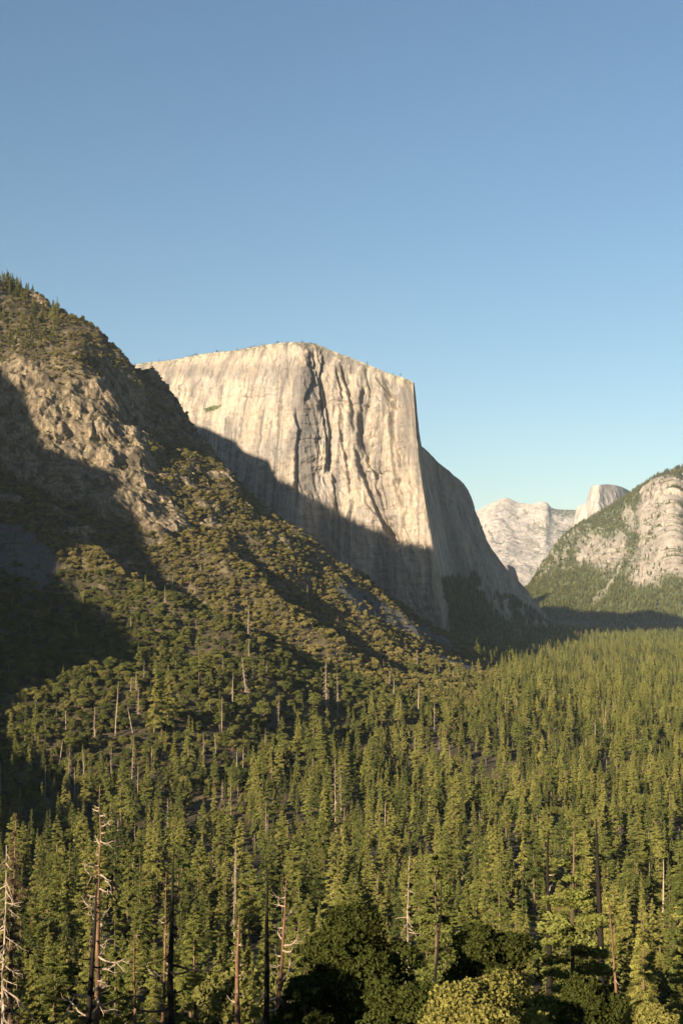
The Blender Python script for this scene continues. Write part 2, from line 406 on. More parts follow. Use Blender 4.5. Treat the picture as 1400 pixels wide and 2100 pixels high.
# ------------------------------------------------------------------ rock walls from control nets
def cr_interp(V, n):
    """Catmull-Rom along axis 0: V (k, ...), n samples"""
    k = len(V); t = np.linspace(0, k - 1, n); i = np.minimum(t.astype(int), k - 2); f = (t - i).reshape((-1,) + (1,) * (V.ndim - 1))
    P0 = V[np.maximum(i - 1, 0)]; P1 = V[i]; P2 = V[i + 1]; P3 = V[np.minimum(i + 2, k - 1)]
    return P1 + 0.5 * f * (P2 - P0 + f * (2 * P0 - 5 * P1 + 4 * P2 - P3 + f * (3 * (P1 - P2) + P3 - P0)))
def lin_rows(V, n):
    k = len(V); t = np.linspace(0, k - 1, n); i = np.minimum(t.astype(int), k - 2); f = (t - i).reshape((-1,) + (1,) * (V.ndim - 1))
    return V[i] * (1 - f) + V[i + 1] * f
def normals(P):
    du = np.gradient(P, axis=1); dv = np.gradient(P, axis=0)
    n = np.cross(du, dv); n /= np.linalg.norm(n, axis=-1, keepdims=True) + 1e-9
    flip = np.sign(-(n[..., 1:2])); flip[flip == 0] = 1
    # facing towards the viewer and up
    c = np.sign((n * np.array([0, -1, 0.6])).sum(-1, keepdims=True)); c[c == 0] = 1
    return n * c
def net_grid(cols, nu, nv):
    A = np.array(cols, float)                 # (ncol, nrow, 3)
    G = cr_interp(A, nu)                      # (nu, nrow, 3)
    G = cr_interp(np.swapaxes(G, 0, 1), nv)   # (nv, nu, 3)
    return G
def lin_col(top, bot, k=5, bow=0.0):
    top = np.array(top, float); bot = np.array(bot, float)
    return [tuple(top * (1 - t) + bot * t + np.array([0, 0, bow * 4 * t * (1 - t)])) for t in np.linspace(0, 1, k)]

# ---- the great granite wall
# (px_top, py_top, px_base, py_base, d_base, batter, bow in px)
EC = [(190,772,190,1310,4750,260,0),(280,747,285,1310,4520,250,0),(350,738,352,1310,4360,250,0),(420,725,412,1310,4230,250,0),(480,718,468,1310,4100,240,0),
 (540,708,528,1310,3970,230,0),(582,702,584,1310,3860,210,0),(613,702,618,1310,3835,190,0),(647,706,662,1310,3900,160,0),(690,722,708,1310,3905,140,0),(740,742,765,1310,3880,130,0),
 (790,763,820,1310,3860,100,0),(826,774,880,1308,3825,70,-6),(845,783,926,1304,3790,30,-13),
 (850,792,936,1302,3840,30,-13),(854,850,946,1302,3940,40,-10),(859,905,958,1302,4040,50,-6),(873,922,978,1303,4130,90,0),(900,948,1000,1304,4060,140,0),(930,973,1018,1304,4120,170,0),
 (960,1003,1038,1304,4180,190,0),(980,1058,1056,1304,4250,170,0),(1000,1110,1076,1304,4320,150,0),(1040,1168,1098,1306,4390,150,0),(1078,1206,1120,1306,4460,130,0),(1105,1243,1140,1306,4520,90,0),(1150,1292,1165,1310,4600,40,0)]
cols = []
for a, b, c, d, e, B, bow in EC:
    if a > 849: e = 3790 + (e - 3790) * 1.15 + (0 if a < 880 else 90); B = B * 0.6
    col = []
    for t in np.linspace(0, 1, 9):
        prof = 0.45 * (1 - t) + 0.55 * (1 - t) ** 6 if a < 840 else (1 - t)
        col.append((a + (c - a) * t + bow * 4 * t * (1 - t), b + (d - b) * t, e + B * prof))
    cols.append(col)
G = net_grid(cols, 860, 520)
gx, gy = G[..., 0], G[..., 1]
P = at(gx, gy, G[..., 2])
nrm = normals(P)
X, Y, Z = P[..., 0], P[..., 1], P[..., 2]
tt = np.linspace(0, 1, P.shape[0])[:, None]
rim = sstep(0.0, 0.06, tt)
right = sstep(600, 680, gx); se = sstep(0, 30, gx - (850 + (gy - 785) * 0.165))
wx = X + 34 * pn(X / 90.0, Y / 90.0, Z / 130.0) + 9 * pn(X / 25.0, Y / 25.0, Z / 45.0)
fl = fbm(wx / 62.0, Y / 62.0, Z / 420.0, 3, 0.5, True)
fl2 = fbm((wx + Z * 0.22) / 30.0, Y / 30.0, Z / 170.0, 4, 0.55, True)
big = fbm(X / 160.0, Y / 160.0, Z / 500.0, 2)
disp = (3 + 25 * right * (1 - se) + 8 * se) * (fl - 0.3) + (2 + 11 * right * (1 - se)) * (fl2 - 0.3) + 22 * big * (0.5 + right * (1 - se) * 0.8)
disp = disp - 10 * se + 3.2 * fbm(X / 18.0, Y / 18.0, Z / 50.0, 4, 0.6) + 1.6 * fbm(X / 6.0, Y / 6.0, Z / 10.0, 3)
def crack(line, depth, width, side=1):
    """a corner: the wall steps back by depth on one side of the line and comes out again over width"""
    ly = np.array([p[1] for p in line], float); lx = np.array([p[0] for p in line], float)
    cx = np.interp(gy, ly, lx) + 3 * pn(gy / 12.0, 0.3, 1.0); u = (gx - cx) * side
    env = sstep(ly[0] - 25, ly[0] + 5, gy) * (1 - sstep(ly[-1] - 5, ly[-1] + 20, gy))
    return -depth * env * sstep(-2.5, 2.5, u) * np.exp(-np.clip(u, 0, None) / width)
disp = disp + crack([(604,850),(612,880),(606,930),(603,1000)], 22, 26) + crack([(728,930),(742,975),(768,1040),(803,1110)], 44, 16)
disp = disp + crack([(655,820),(668,900),(672,960)], 22, 16) + crack([(742,800),(730,860),(738,930)], 30, 18) + crack([(822,785),(832,850),(840,900)], 34, 22)
disp = disp + crack([(786,780),(800,860),(806,930),(815,990)], 24, 16) + crack([(700,760),(716,820),(724,880)], 24, 14) + crack([(640,735),(652,790),(656,830)], 22, 12)
disp = disp + crack([(775,960),(786,1010),(792,1040)], 20, 12) + crack([(612,960),(604,1000),(600,1040)], 22, 10) + crack([(548,735),(546,752),(544,760)], 22, 8)
disp = disp + crack([(832,1080),(850,1120),(870,1160)], 16, 12) + crack([(490,760),(486,830),(480,900)], 12, 14) + crack([(852,935),(858,1000),(872,1060)], 24, 10)
for ln, dp, wd in (([(630,735),(636,780),(622,815)], 20, 9), ([(660,740),(655,770),(665,825),(676,890),(666,960)], 28, 12), ([(690,765),(702,815)], 18, 9), ([(730,850),(735,900),(751,950),(771,972)], 30, 14),
    ([(751,765),(756,815),(743,842)], 24, 10), ([(775,780),(799,815),(806,842)], 22, 9), ([(770,1000),(780,1022),(795,1090),(815,1122)], 26, 12), ([(750,1030),(780,1065),(806,1117)], 20, 8), ([(810,995),(826,1042)], 20, 9),
    ([(611,950),(621,1000)], 16, 8), ([(840,990),(864,1030),(880,1082)], 18, 8), ([(700,900),(712,960),(716,1010)], 22, 12), ([(682,980),(690,1040),(700,1090)], 18, 10), ([(800,870),(812,930),(818,960)], 18, 9), ([(560,790),(556,840),(560,900)], 9, 10), ([(430,770),(436,820)], 8, 10), ([(520,850),(512,930)], 9, 12), ([(585,720),(592,790),(590,850)], 12, 9)):
    disp = disp + crack(ln, dp, wd)
for x0, x1, yy, dp in ((655, 770, 826, 10), (470, 560, 812, 5), (600, 660, 900, 8), (740, 800, 968, 8), (300, 420, 800, 4)):
    yl = yy + 7 * pn(gx / 18.0, 0.5, yy); disp = disp - dp * sstep(x0 - 8, x0 + 8, gx) * (1 - sstep(x1 - 8, x1 + 8, gx)) * sstep(-2, 2, gy - yl) * np.exp(-np.clip(gy - yl, 0, None) / 10.0)
# small ledges and roofs
disp = disp + 3.0 * np.sign(pn(X / 40.0, Y / 40.0, Z / 16.0)) * sstep(0.12, 0.3, np.abs(pn(X / 40.0, Y / 40.0, Z / 16.0)))
nose = np.interp(gy, [783,912,1000,1090,1170,1290], [847,860,873,888,902,928])
prow = 1 - 0.85 * np.exp(-((gx - nose) / 26.0) ** 2)
P = P + nrm * (disp * prow * (0.25 + 0.75 * rim))[..., None]
# the summit plateau running back from the rim
rows = []
nb = 46
back = np.geomspace(4, 900, nb)[::-1]
rimrow = P[0]
for bk in back:
    r = rimrow.copy(); r[:, 1] += bk; r[:, 0] += bk * np.where(rimrow[:, 0] > 60, rimrow[:, 0] / rimrow[:, 1] * 0.55, 0.17 * np.clip((60 - rimrow[:, 0]) / 200.0, 0, 1))
    r[:, 2] += -bk * 0.03 - 0.00012 * bk * bk + min(bk, 60) / 60.0 * 5.0 * fbm(r[:, 0] / 40.0, r[:, 1] / 40.0, 1.0, 4)
    rows.append(r)
Pf = np.concatenate([np.array(rows), P], 0)
gxf = np.concatenate([np.repeat(gx[:1], nb, 0), gx], 0); gyf = np.concatenate([np.repeat(gy[:1], nb, 0), gy], 0)
veg = soft_poly(gxf, gyf, [(908,1195),(935,1185),(965,1190),(990,1215),(1010,1250),(1050,1285),(1075,1312),(925,1312)], 7)
veg = np.maximum(veg, soft_poly(gxf, gyf, [(420,838),(440,832),(456,829),(448,840),(425,848)], 3))
veg = np.maximum(veg, soft_poly(gxf, gyf, [(960,1182),(985,1178),(992,1200),(970,1205)], 4))
veg = np.maximum(veg, 0.8 * soft_poly(gxf, gyf, [(1010,1215),(1060,1225),(1150,1290),(1150,1315),(1080,1310)], 10) * (fbm(gxf / 14.0, gyf / 14.0, 2.0, 3) > -0.05))
topv = np.zeros_like(gxf); topv[:nb] = 0.55
topv[nb:] = (1 - sstep(0.0, 0.045, tt)) * 0.6 * (fbm(gx / 9.0, gy / 6.0, 4.0, 3) > 0.0)
veg = np.maximum(veg, topv * (gxf < 900))
stain_shade = np.maximum(soft_poly(gxf, gyf, [(598,760),(640,735),(662,780),(650,900),(636,1010),(606,1000)], 12), 0.8 * soft_poly(gxf, gyf, [(720,800),(745,800),(750,930),(735,990),(722,930)], 9))  # column turned from the sun: its shade is also put into the colour
stain_shade = np.maximum(stain_shade, 0.7 * soft_poly(gxf, gyf, [(818,790),(852,800),(862,960),(846,960),(826,900)], 9))
stain_shade = np.maximum(stain_shade, 0.5 * soft_poly(gxf, gyf, [(280,745),(600,745),(600,770),(480,775),(300,770)], 12))
stain_shade = np.maximum(stain_shade, 0.75 * sstep(3, 22, gxf - np.interp(gyf, [785,912,1000,1090,1170,1290], [850,864,877,892,907,936])) * (0.65 + 0.5 * fbm(gxf / 9.0, gyf / 60.0, 3.0, 3)) * (gyf > 785))  # dark streaks, plus the right flank's shade deepened in the colour
elcap = link('granite_cliff', mesh_from('granite_cliff', Pf.reshape(-1, 3), grid_faces(Pf.shape[0], Pf.shape[1]), [M['granite']], attrs={'veg': veg, 'stain_shade': stain_shade}, smooth=True), kind='structure')
EC_TOP = Pf[:nb + 14]; EC_VEG = (Pf[nb:], veg[nb:])

# ---- mountainside on the right of the valley
RWC = [(1040,1262,1040,1290,7450,900),(1075,1225,1062,1290,7400,1100),(1092,1196,1085,1290,7350,1300),(1112,1170,1110,1290,7300,1500),(1150,1110,1145,1290,7250,1700),(1178,1084,1180,1290,7250,1700),(1202,1067,1210,1290,7200,1700),
  (1250,1040,1245,1290,7050,1700),(1290,1013,1280,1290,6950,1700),(1322,992,1310,1290,6800,1600),(1345,978,1340,1290,6650,1500),(1370,968,1372,1290,6550,1500),(1400,956,1405,1290,6400,1600),(1450,940,1450,1290,6300,1700),(1520,925,1520,1290,6150,1700)]
cols = []
for a, b, c, d, e, B in RWC:
    cols.append([(a + (c - a) * t, b + (d - b) * t, e + B * (1 - t) ** 1.15) for t in np.linspace(0, 1, 9)])
G = net_grid(cols, 620, 420); gx, gy = G[..., 0], G[..., 1]
dd = G[..., 2]
tower = sstep(1322, 1334, gx) * (1 - sstep(1378 , 1398, gx)) * sstep(968, 985, gy) * (1 - sstep(1120, 1215, gy))
slab = soft_poly(gx, gy, [(1195,1110),(1240,1105),(1300,1110),(1312,1135),(1290,1160),(1275,1195),(1235,1190),(1190,1170),(1185,1140)], 24)
slab2 = soft_poly(gx, gy, [(1330,1110),(1400,1080),(1450,1080),(1450,1200),(1370,1190),(1320,1215),(1305,1190),(1325,1150)], 24)
dd = dd - 200 * tower + 150 * sstep(1380, 1390, gx) * (1 - sstep(1408, 1440, gx)) * (1 - sstep(1060, 1120, gy)) + 60 * sstep(1343, 1347, gx + (gy - 1000) * .05) * (1 - sstep(1352, 1366, gx)) * sstep(1000, 1020, gy) * (1 - sstep(1100, 1160, gy))
P = at(gx, gy, dd); nrm = normals(P); X, Y, Z = P[..., 0], P[..., 1], P[..., 2]
disp = 55 * fbm(X / 380.0, Y / 380.0, Z / 900.0, 4, 0.55, True) + 30 * fbm(X / 90.0, Y / 90.0, Z / 330.0, 4, 0.65, True) + 10 * fbm(X / 25.0, Y / 25.0, Z / 40.0, 3, 0.6) + tower * 26 * fbm(X / 75.0, Y / 75.0, Z / 700.0, 4, 0.55, True)
P = P + nrm * (disp * sstep(0, 0.12, np.linspace(0, 1, P.shape[0])[:, None]))[..., None]
P[0, :, 2] += 0
rock = np.maximum(np.maximum(soft_poly(gx, gy, [(1328,975),(1345,970),(1372,985),(1400,980),(1450,960),(1450,1100),(1395,1110),(1345,1120),(1322,1110),(1320,1060)], 10), slab), slab2)
rock = np.maximum(rock, 0.8 * soft_poly(gx, gy, [(1290,1040),(1320,1060),(1320,1100),(1300,1095),(1285,1070)], 8))
rock = np.maximum(rock, 0.7 * soft_poly(gx, gy, [(1095,1195),(1150,1120),(1210,1080),(1215,1095),(1160,1150),(1170,1175),(1120,1195)], 10) * (fbm(gx / 7.0, gy / 4.0, 6.0, 3) > -0.02))
rock = np.maximum(rock, 0.9 * soft_poly(gx, gy, [(1300,1165),(1308,1150),(1285,1185),(1225,1245),(1215,1250),(1260,1205)], 5))
rock = np.maximum(rock, (0.8 * (fbm(gx / 10.0, gy / 6.0, 9.0, 4) > 0.22)) * (gy < 1180))
rock = np.where(rock > 0.3, rock * sstep(-0.30, -0.12, fbm(gx / 9.0, gy / 6.0, 21.0, 4, 0.65)), rock)
rows = []
for bk in np.geomspace(10, 1500, 16)[::-1]:
    r = P[0].copy(); r[:, 1] += bk; r[:, 2] -= bk * 0.25; r[:, 0] += bk * .12; rows.append(r)
Pf = np.concatenate([np.array(rows), P], 0); vg = 1 - rock; vf = np.concatenate([np.ones((16, P.shape[1])), vg], 0)
rwall = link('mountain', mesh_from('mountain', Pf.reshape(-1, 3), grid_faces(Pf.shape[0], Pf.shape[1]), [M['granite_right']], attrs={'veg': vf, 'stain_shade': 0 * vf}, smooth=True), kind='structure')
RW = (P, vg)

# ---- far mountains
def far_sheet(name, defs, nu, nv, amp, sc, vegpoly, stainpoly, matname, power=1.0, thin=0.35):
    cols = [[(a + (c - a) * t, b + (d - b) * t, e + B * (1 - t) ** power) for t in np.linspace(0, 1, 7)] for a, b, c, d, e, B in defs]
    G = net_grid(cols, nu, nv); gx, gy = G[..., 0], G[..., 1]
    P = at(gx, gy, G[..., 2]); nrm = normals(P); X, Y, Z = P[..., 0], P[..., 1], P[..., 2]
    disp = amp * fbm((X + Z * 1.1) / sc, Y / sc, (Z - X * .4) / (sc * 1.6), 5, 0.55) + amp * 0.35 * fbm(X / (sc * .2), Y / (sc * .2), Z / (sc * .35), 4, 0.6)
    P = P + nrm * (disp * (0.06 + 0.94 * sstep(0, 0.15, np.linspace(0, 1, nv)[:, None])))[..., None]
    veg = np.zeros_like(gx); sn = np.zeros_like(gx)
    for pl, wd, s in vegpoly: veg = np.maximum(veg, s * soft_poly(gx, gy, pl, wd) * (fbm(gx / 5.0, gy / 3.0, 2.0, 3) > -0.12))
    for pl, wd, s in stainpoly: sn = np.maximum(sn, s * soft_poly(gx, gy, pl, wd))
    rows = []
    for bk in np.geomspace(20, 1600, 12)[::-1]:
        r = P[0].copy(); r[:, 1] += bk; r[:, 2] -= bk * thin; rows.append(r)
    Pf = np.concatenate([np.array(rows), P], 0)
    veg = np.maximum(veg, 0.75 * sstep(0.16, 0.26, fbm((gx - gy * .5) / 16.0, (gy + gx * .35) / 9.0, 11.0, 5, 0.65)) * sstep(1030, 1060, gy) * (1 if name == 'far_mountain' else 0))
    sn = np.maximum(sn, 0.55 * sstep(0.1, 0.4, fbm((gx + gy * .35) / 7.0, gy / 45.0, 5.0, 3)))
    z0 = np.zeros((12, nu)); 
    return link(name, mesh_from(name, Pf.reshape(-1, 3), grid_faces(Pf.shape[0], nu), [M[matname]], attrs={'veg': np.concatenate([z0, veg]), 'stain_shade': np.concatenate([z0, sn])}, smooth=True), kind='structure')
far_sheet('far_mountain', [(900,1110,900,1260,12500,4000),(945,1070,945,1260,12500,4000),(980,1047,980,1260,12400,4000),(1008,1031,1005,1260,12300,4000),(1037,1021,1030,1260,12200,4200),(1062,1030,1055,1260,12200,4200),
    (1092,1033,1085,1260,12300,4000),(1106,1029,1100,1260,12400,3900),(1120,1030,1115,1260,12500,3700),(1136,1043,1135,1260,12500,3700),(1180,1046,1180,1260,12600,3700),(1240,1052,1240,1260,12600,3700),(1330,1060,1330,1260,12700,3700)],
    460, 320, 85, 1300.0, [([(1128,1040),(1185,1043),(1182,1060),(1150,1062),(1120,1050)], 5, .9), ([(1070,1075),(1120,1062),(1150,1075),(1130,1100),(1085,1085)], 6, .5), ([(1140,1085),(1175,1085),(1190,1105),(1150,1105)], 6, .8), ([(1075,1095),(1120,1110),(1090,1130)], 5, .3)],
    [([(1060,1060),(1100,1120),(1070,1200),(1040,1150)], 16, .35)], 'granite_far', 0.9)
far_sheet('granite_dome', [(1150,1135,1150,1200,11700,500),(1166,1108,1164,1200,11550,550),(1176,1085,1172,1200,11400,550),(1182,1043,1178,1200,11300,560),(1192,1035,1186,1200,11250,560),(1203,1030,1196,1200,11220,560),(1208,1010,1204,1200,11150,540),(1213,998,1212,1200,11090,520),(1226,995,1226,1200,11000,500),(1242,993,1242,1200,11050,540),(1262,995,1266,1200,11120,600),(1280,1001,1290,1200,11230,640),(1294,1010,1312,1200,11360,680),(1310,1026,1335,1200,11500,700),(1328,1050,1360,1200,11650,700)],
    300, 240, 34, 300.0, [], [([(1222,1004),(1240,1000),(1250,1060),(1228,1085)], 6, .75), ([(1176,1100),(1190,1075),(1215,1100),(1200,1150)], 6, .4)], 'granite_far', 1.0, 0.5)
far_sheet('rock_shoulder', [(1010,1190,1010,1290,7300,100),(1028,1168,1026,1290,7200,150),(1038,1159,1036,1290,7150,150),(1048,1161,1048,1290,7200,160),(1056,1168,1058,1290,7300,150),(1066,1200,1070,1290,7500,100)],
    90, 90, 25, 160.0, [], [], 'granite_right', 0.8, 0.6)

# ------------------------------------------------------------------ haze: one closed box of even air
def m_haze(t, o):
    v = t.nodes.new('ShaderNodeVolumePrincipled')
    v.inputs['Color'].default_value = (0.68, 0.84, 1.0, 1); v.inputs['Density'].default_value = HAZE
    v.inputs['Anisotropy'].default_value = 0.0
    t.links.new(v.outputs[0], o.inputs['Volume'])
HAZE = 1.1e-5
hx0, hx1, hy0, hy1, hz0, hz1 = -9000, 16000, -2500, 22000, -400, 1800
HV = [(x, y, z) for z in (hz0, hz1) for y in (hy0, hy1) for x in (hx0, hx1)]
link('haze', mesh_from('haze', HV, [(0,2,3,1),(4,5,7,6),(0,1,5,4),(2,6,7,3),(0,4,6,2),(1,3,7,5)], [mat('haze_air', m_haze)]), kind='stuff')

# ------------------------------------------------------------------ tree kit (numpy builders)
class MB:
    def __init__(s): s.v = []; s.f = []; s.m = []; s.t = []; s.n = 0
    def quads(s, Q, mi, tone):
        """Q (k,4,3)"""
        k = len(Q); s.v.append(Q.reshape(-1, 3)); s.f.append(np.arange(k * 4).reshape(k, 4) + s.n); s.m.append(np.full(k, mi)); s.t.append(np.repeat(tone, 4)); s.n += 4 * k
    def tube(s, pts, rad, mi=0, sides=6):
        pts = np.asarray(pts, float); rad = np.asarray(rad, float); n = len(pts)
        d = np.gradient(pts, axis=0); d /= np.linalg.norm(d, axis=1, keepdims=True) + 1e-9
        a = np.cross(d, np.array([0.3, 0.9, 0.31])); a /= np.linalg.norm(a, axis=1, keepdims=True) + 1e-9; b = np.cross(d, a)
        th = np.arange(sides) / sides * 2 * np.pi
        ring = pts[:, None] + rad[:, None, None] * (np.cos(th)[None, :, None] * a[:, None] + np.sin(th)[None, :, None] * b[:, None])
        V = ring.reshape(-1, 3); i = np.arange((n - 1) * sides); r = i // sides; c = i % sides
        Fq = np.stack([r * sides + c, r * sides + (c + 1) % sides, (r + 1) * sides + (c + 1) % sides, (r + 1) * sides + c], -1)
        s.v.append(V); s.f.append(Fq + s.n); s.m.append(np.full(len(Fq), mi)); s.t.append(np.full(len(V), 0.5)); s.n += len(V)
    def mesh(s, name, mats, smooth=False):
        return mesh_from(name, np.concatenate(s.v), np.concatenate(s.f), mats, np.concatenate(s.m), {'tone': np.concatenate(s.t)}, smooth)
def leaf_quads(c, ax, size, rng, out, wid=0.5, loose=0.7):
    """diamond leaves at centres c, long axis about ax, facing more or less along out"""
    k = len(c); r = out / (np.linalg.norm(out, axis=1, keepdims=True) + 1e-9) + rng.normal(size=(k, 3)) * loose
    ax = ax / (np.linalg.norm(ax, axis=1, keepdims=True) + 1e-9)
    sd = np.cross(ax, r); sd /= np.linalg.norm(sd, axis=1, keepdims=True) + 1e-9
    L = size[:, None]; W = L * wid
    return np.stack([c - ax * L * .5, c + sd * W * .5, c + ax * L * .5, c - sd * W * .5], 1)
def conifer_parts(seed, H, R, bare, tuft, ntuft, droop=0.25, shape=0.8, gap=0.2, dead=False, lean=0.0, wid=0.42):
    """returns (trunk MB, crown MB). H height, R crown radius, bare fraction of clear trunk"""
    rng = np.random.default_rng(seed); tr = MB(); cr = MB()
    hs = np.linspace(0, 1, 9); bend = np.cumsum(rng.normal(size=(9, 2)) * 0.003 * H, 0)
    tp = np.c_[bend[:, 0] + lean * H * hs, bend[:, 1], hs * H - 1.0 * (hs == 0)]
    tr.tube(tp, np.maximum(0.018 * H * (1 - hs) ** 0.85 * 0.75, 0.04), 0, 7)
    nb = int(H * 3.2); t = np.sort(rng.random(nb) ** 0.85); lop = 1 + 0.13 * np.sin(rng.random() * 6 + t * 7)
    hh = bare + (1 - bare) * t
    prof = (1 - t) ** shape * (0.55 + 0.45 * sstep(0, 0.18, t)) + 0.03
    whorl = 0.84 + 0.16 * np.sin(t * nb / 5.0 * 2 * np.pi / 1.6)
    L = R * prof * (0.74 + 0.36 * rng.random(nb)) * whorl * lop
    keep = rng.random(nb) > gap * (1 - t); az = rng.random(nb) * 2 * np.pi
    idx = rng.choice(np.nonzero(keep)[0], ntuft, p=(L[keep] + 0.2) / (L[keep] + 0.2).sum())
    u = rng.random(ntuft) ** 0.6 * 0.95 + 0.05
    d = np.stack([np.cos(az[idx]), np.sin(az[idx]), np.zeros(ntuft)], -1); sdv = np.stack([-d[:, 1], d[:, 0], 0 * d[:, 0]], -1)
    l = L[idx]; rise = 0.25 * t[idx]
    side = rng.normal(size=ntuft) * 0.16 * l * np.sqrt(u) * 1.2
    pos = d * (l * u)[:, None] + sdv * side[:, None]
    pos[:, 2] = hh[idx] * H - droop * l * u ** 1.6 + rise * l * u + rng.normal(size=ntuft) * 0.05 * l
    bx = np.interp(hh[idx], hs, tp[:, 0]); by = np.interp(hh[idx], hs, tp[:, 1]); pos[:, 0] += bx; pos[:, 1] += by
    ax = d * 0.8 + sdv * (np.sign(side) * 0.6)[:, None] + rng.normal(size=(ntuft, 3)) * 0.35; ax[:, 2] -= droop * 0.8
    tone = np.clip(0.25 + 0.3 * u + 0.25 * rng.random(nb)[idx] + 0.25 * rng.random(ntuft), 0, 1)  # tufts darken towards the trunk: inner crown shade put into the tone
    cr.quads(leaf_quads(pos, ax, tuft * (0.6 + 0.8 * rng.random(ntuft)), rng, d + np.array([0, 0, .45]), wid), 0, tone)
    # limbs that show between the needles
    for i in np.nonzero(keep)[0][::3]:
        dd = np.array([math.cos(az[i]), math.sin(az[i]), 0]); b0 = np.array([np.interp(hh[i], hs, tp[:, 0]), np.interp(hh[i], hs, tp[:, 1]), hh[i] * H])
        tr.tube([b0, b0 + dd * L[i] * .5 + (0, 0, -droop * .2 * L[i]), b0 + dd * L[i] * .95 + (0, 0, -droop * .9 * L[i])], [0.05 + 0.003 * H * (1 - t[i]), 0.04, 0.015], 0, 3)
    # dead stubs low on the trunk
    if bare > 0.12:
        for i in range(int(bare * 26)):
            h = (0.1 + 0.9 * rng.random()) * bare * H; a = rng.random() * 6.28; q = R * (0.15 + 0.3 * rng.random())
            b0 = np.array([0, 0, h]); tr.tube([b0, b0 + (math.cos(a) * q, math.sin(a) * q, -.25 * q)], [0.05, 0.015], 0, 3)
    return tr, cr
def oak_parts(seed, H, R, leaf, nleaf, lobes=12):
    rng = np.random.default_rng(seed); tr = MB(); cr = MB()
    cen = []
    for i in range(lobes):
        a = rng.random() * 6.28; r = R * 0.68 * math.sqrt(rng.random()); z = H * (0.30 + 0.50 * rng.random() * (1 - 0.55 * (r / R) ** 2) + 0.03)
        cen.append((math.cos(a) * r, math.sin(a) * r, z, (0.26 + 0.2 * rng.random()) * R))
    cen = np.array(cen)
    tr.tube([(0, 0, -0.8), (0.03 * H, 0, 0.2 * H), (0, 0.02 * H, 0.45 * H)], [0.045 * H, 0.035 * H, 0.02 * H], 0, 6)
    for c in cen[:8]: tr.tube([(0.02 * H, 0, 0.18 * H), (c[0] * .5, c[1] * .5, 0.2 * H + (c[2] - 0.2 * H) * .6), (c[0], c[1], c[2])], [0.022 * H, 0.014 * H, 0.006 * H], 0, 4)
    w = cen[:, 3] ** 2; idx = rng.choice(lobes, nleaf, p=w / w.sum())
    v = rng.normal(size=(nleaf, 3)); v /= np.linalg.norm(v, axis=1, keepdims=True); v[:, 2] = np.where(v[:, 2] < -0.3, -v[:, 2], v[:, 2])
    lump = 1 + 0.28 * pn(v[:, 0] * 2.3 + idx, v[:, 1] * 2.3, v[:, 2] * 2.3) * 2
    rr = cen[idx, 3] * lump * (0.72 + 0.33 * rng.random(nleaf) ** 0.5)
    pos = cen[idx, :3] + v * rr[:, None] * np.array([1, 1, 0.75])
    ax = rng.normal(size=(nleaf, 3)) + v * 0.2
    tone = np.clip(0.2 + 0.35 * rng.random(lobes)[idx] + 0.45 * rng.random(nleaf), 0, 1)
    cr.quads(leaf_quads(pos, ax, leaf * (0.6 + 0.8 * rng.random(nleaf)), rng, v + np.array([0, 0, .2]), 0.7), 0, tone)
    return tr, cr
def snag_parts(seed, H, r0, bare=0.25, nbr=22, brl=0.1, curl=0.0, droop=0.3, taper=0.8, lean=(0, 0), twigs=2, fine=0):
    """dead tree: trunk MB and a list of limb MBs (one limb each)"""
    rng = np.random.default_rng(seed); tr = MB(); hs = np.linspace(0, 1, 14)
    bend = np.cumsum(rng.normal(size=(14, 2)) * 0.0025 * H, 0); bend[0] = 0
    tp = np.c_[bend[:, 0] + lean[0] * H * hs, bend[:, 1] + lean[1] * H * hs, hs * H - 1.5 * (hs == 0)]
    rad = np.maximum(r0 * (1 - hs) ** taper, 0.05); rad[:1] *= 1.3
    tr.tube(tp, rad, 0, 9); limbs = []
    for i in range(nbr):
        t = bare + (0.97 - bare) * (i + rng.random()) / nbr; a = rng.random() * 6.28
        b0 = np.array([np.interp(t, hs, tp[:, k]) for k in range(3)]); L = H * brl * (1.15 - t) * (0.35 + 1.0 * rng.random())
        d = np.array([math.cos(a), math.sin(a), 0.0]); m = MB(); pts = [b0]; p = b0.copy(); n = 6; az = a; el = rng.normal() * 0.15 - droop
        for q in range(n):
            az += rng.normal() * 0.25 * (1 + curl); el += rng.normal() * 0.12 + (curl * 0.32 if q > 1 else -0.02 * droop)
            p = p + L / n * np.array([math.cos(az) * math.cos(el), math.sin(az) * math.cos(el), math.sin(el)]); pts.append(p.copy())
        br = 0.016 * L + r0 * 0.16
        m.tube(pts, np.linspace(br, 0.012 + br * .15, len(pts)), 0, 5)
        for q in range(twigs):
            j = rng.integers(2, n); e = pts[j] + L * 0.3 * (rng.normal(size=3) * 0.6 + (pts[j] - b0) / (np.linalg.norm(pts[j] - b0) + 1e-6)); m.tube([pts[j], (pts[j] + e) / 2 + rng.normal(size=3) * 0.05 * L, e], [br * .45, br * .3, 0.012], 0, 4)
        for q in range(fine):
            j = rng.integers(1, n + 1); e = pts[j] + rng.normal(size=3) * 0.12 * L + (0, 0, -0.1 * L); m.tube([pts[j], e], [br * .25, 0.01], 0, 3)
        limbs.append(m)
    return tr, limbs
def merge(dst, src, mi):
    for v, f, t in zip(src.v, src.f, src.t):
        dst.v.append(v); dst.f.append(f - f.min() + dst.n if False else f + dst.n0); dst.m.append(np.full(len(f), mi)); dst.t.append(t)
def join(parts, name, mats):
    V = []; Fq = []; mi = []; tn = []; n = 0
    for i, p in parts:
        v = np.concatenate(p.v); f = np.concatenate(p.f); V.append(v); Fq.append(f + n); mi.append(np.full(len(f), i)); tn.append(np.concatenate(p.t)); n += len(v)
    return mesh_from(name, np.concatenate(V), np.concatenate(Fq), mats, np.concatenate(mi), {'tone': np.concatenate(tn)})

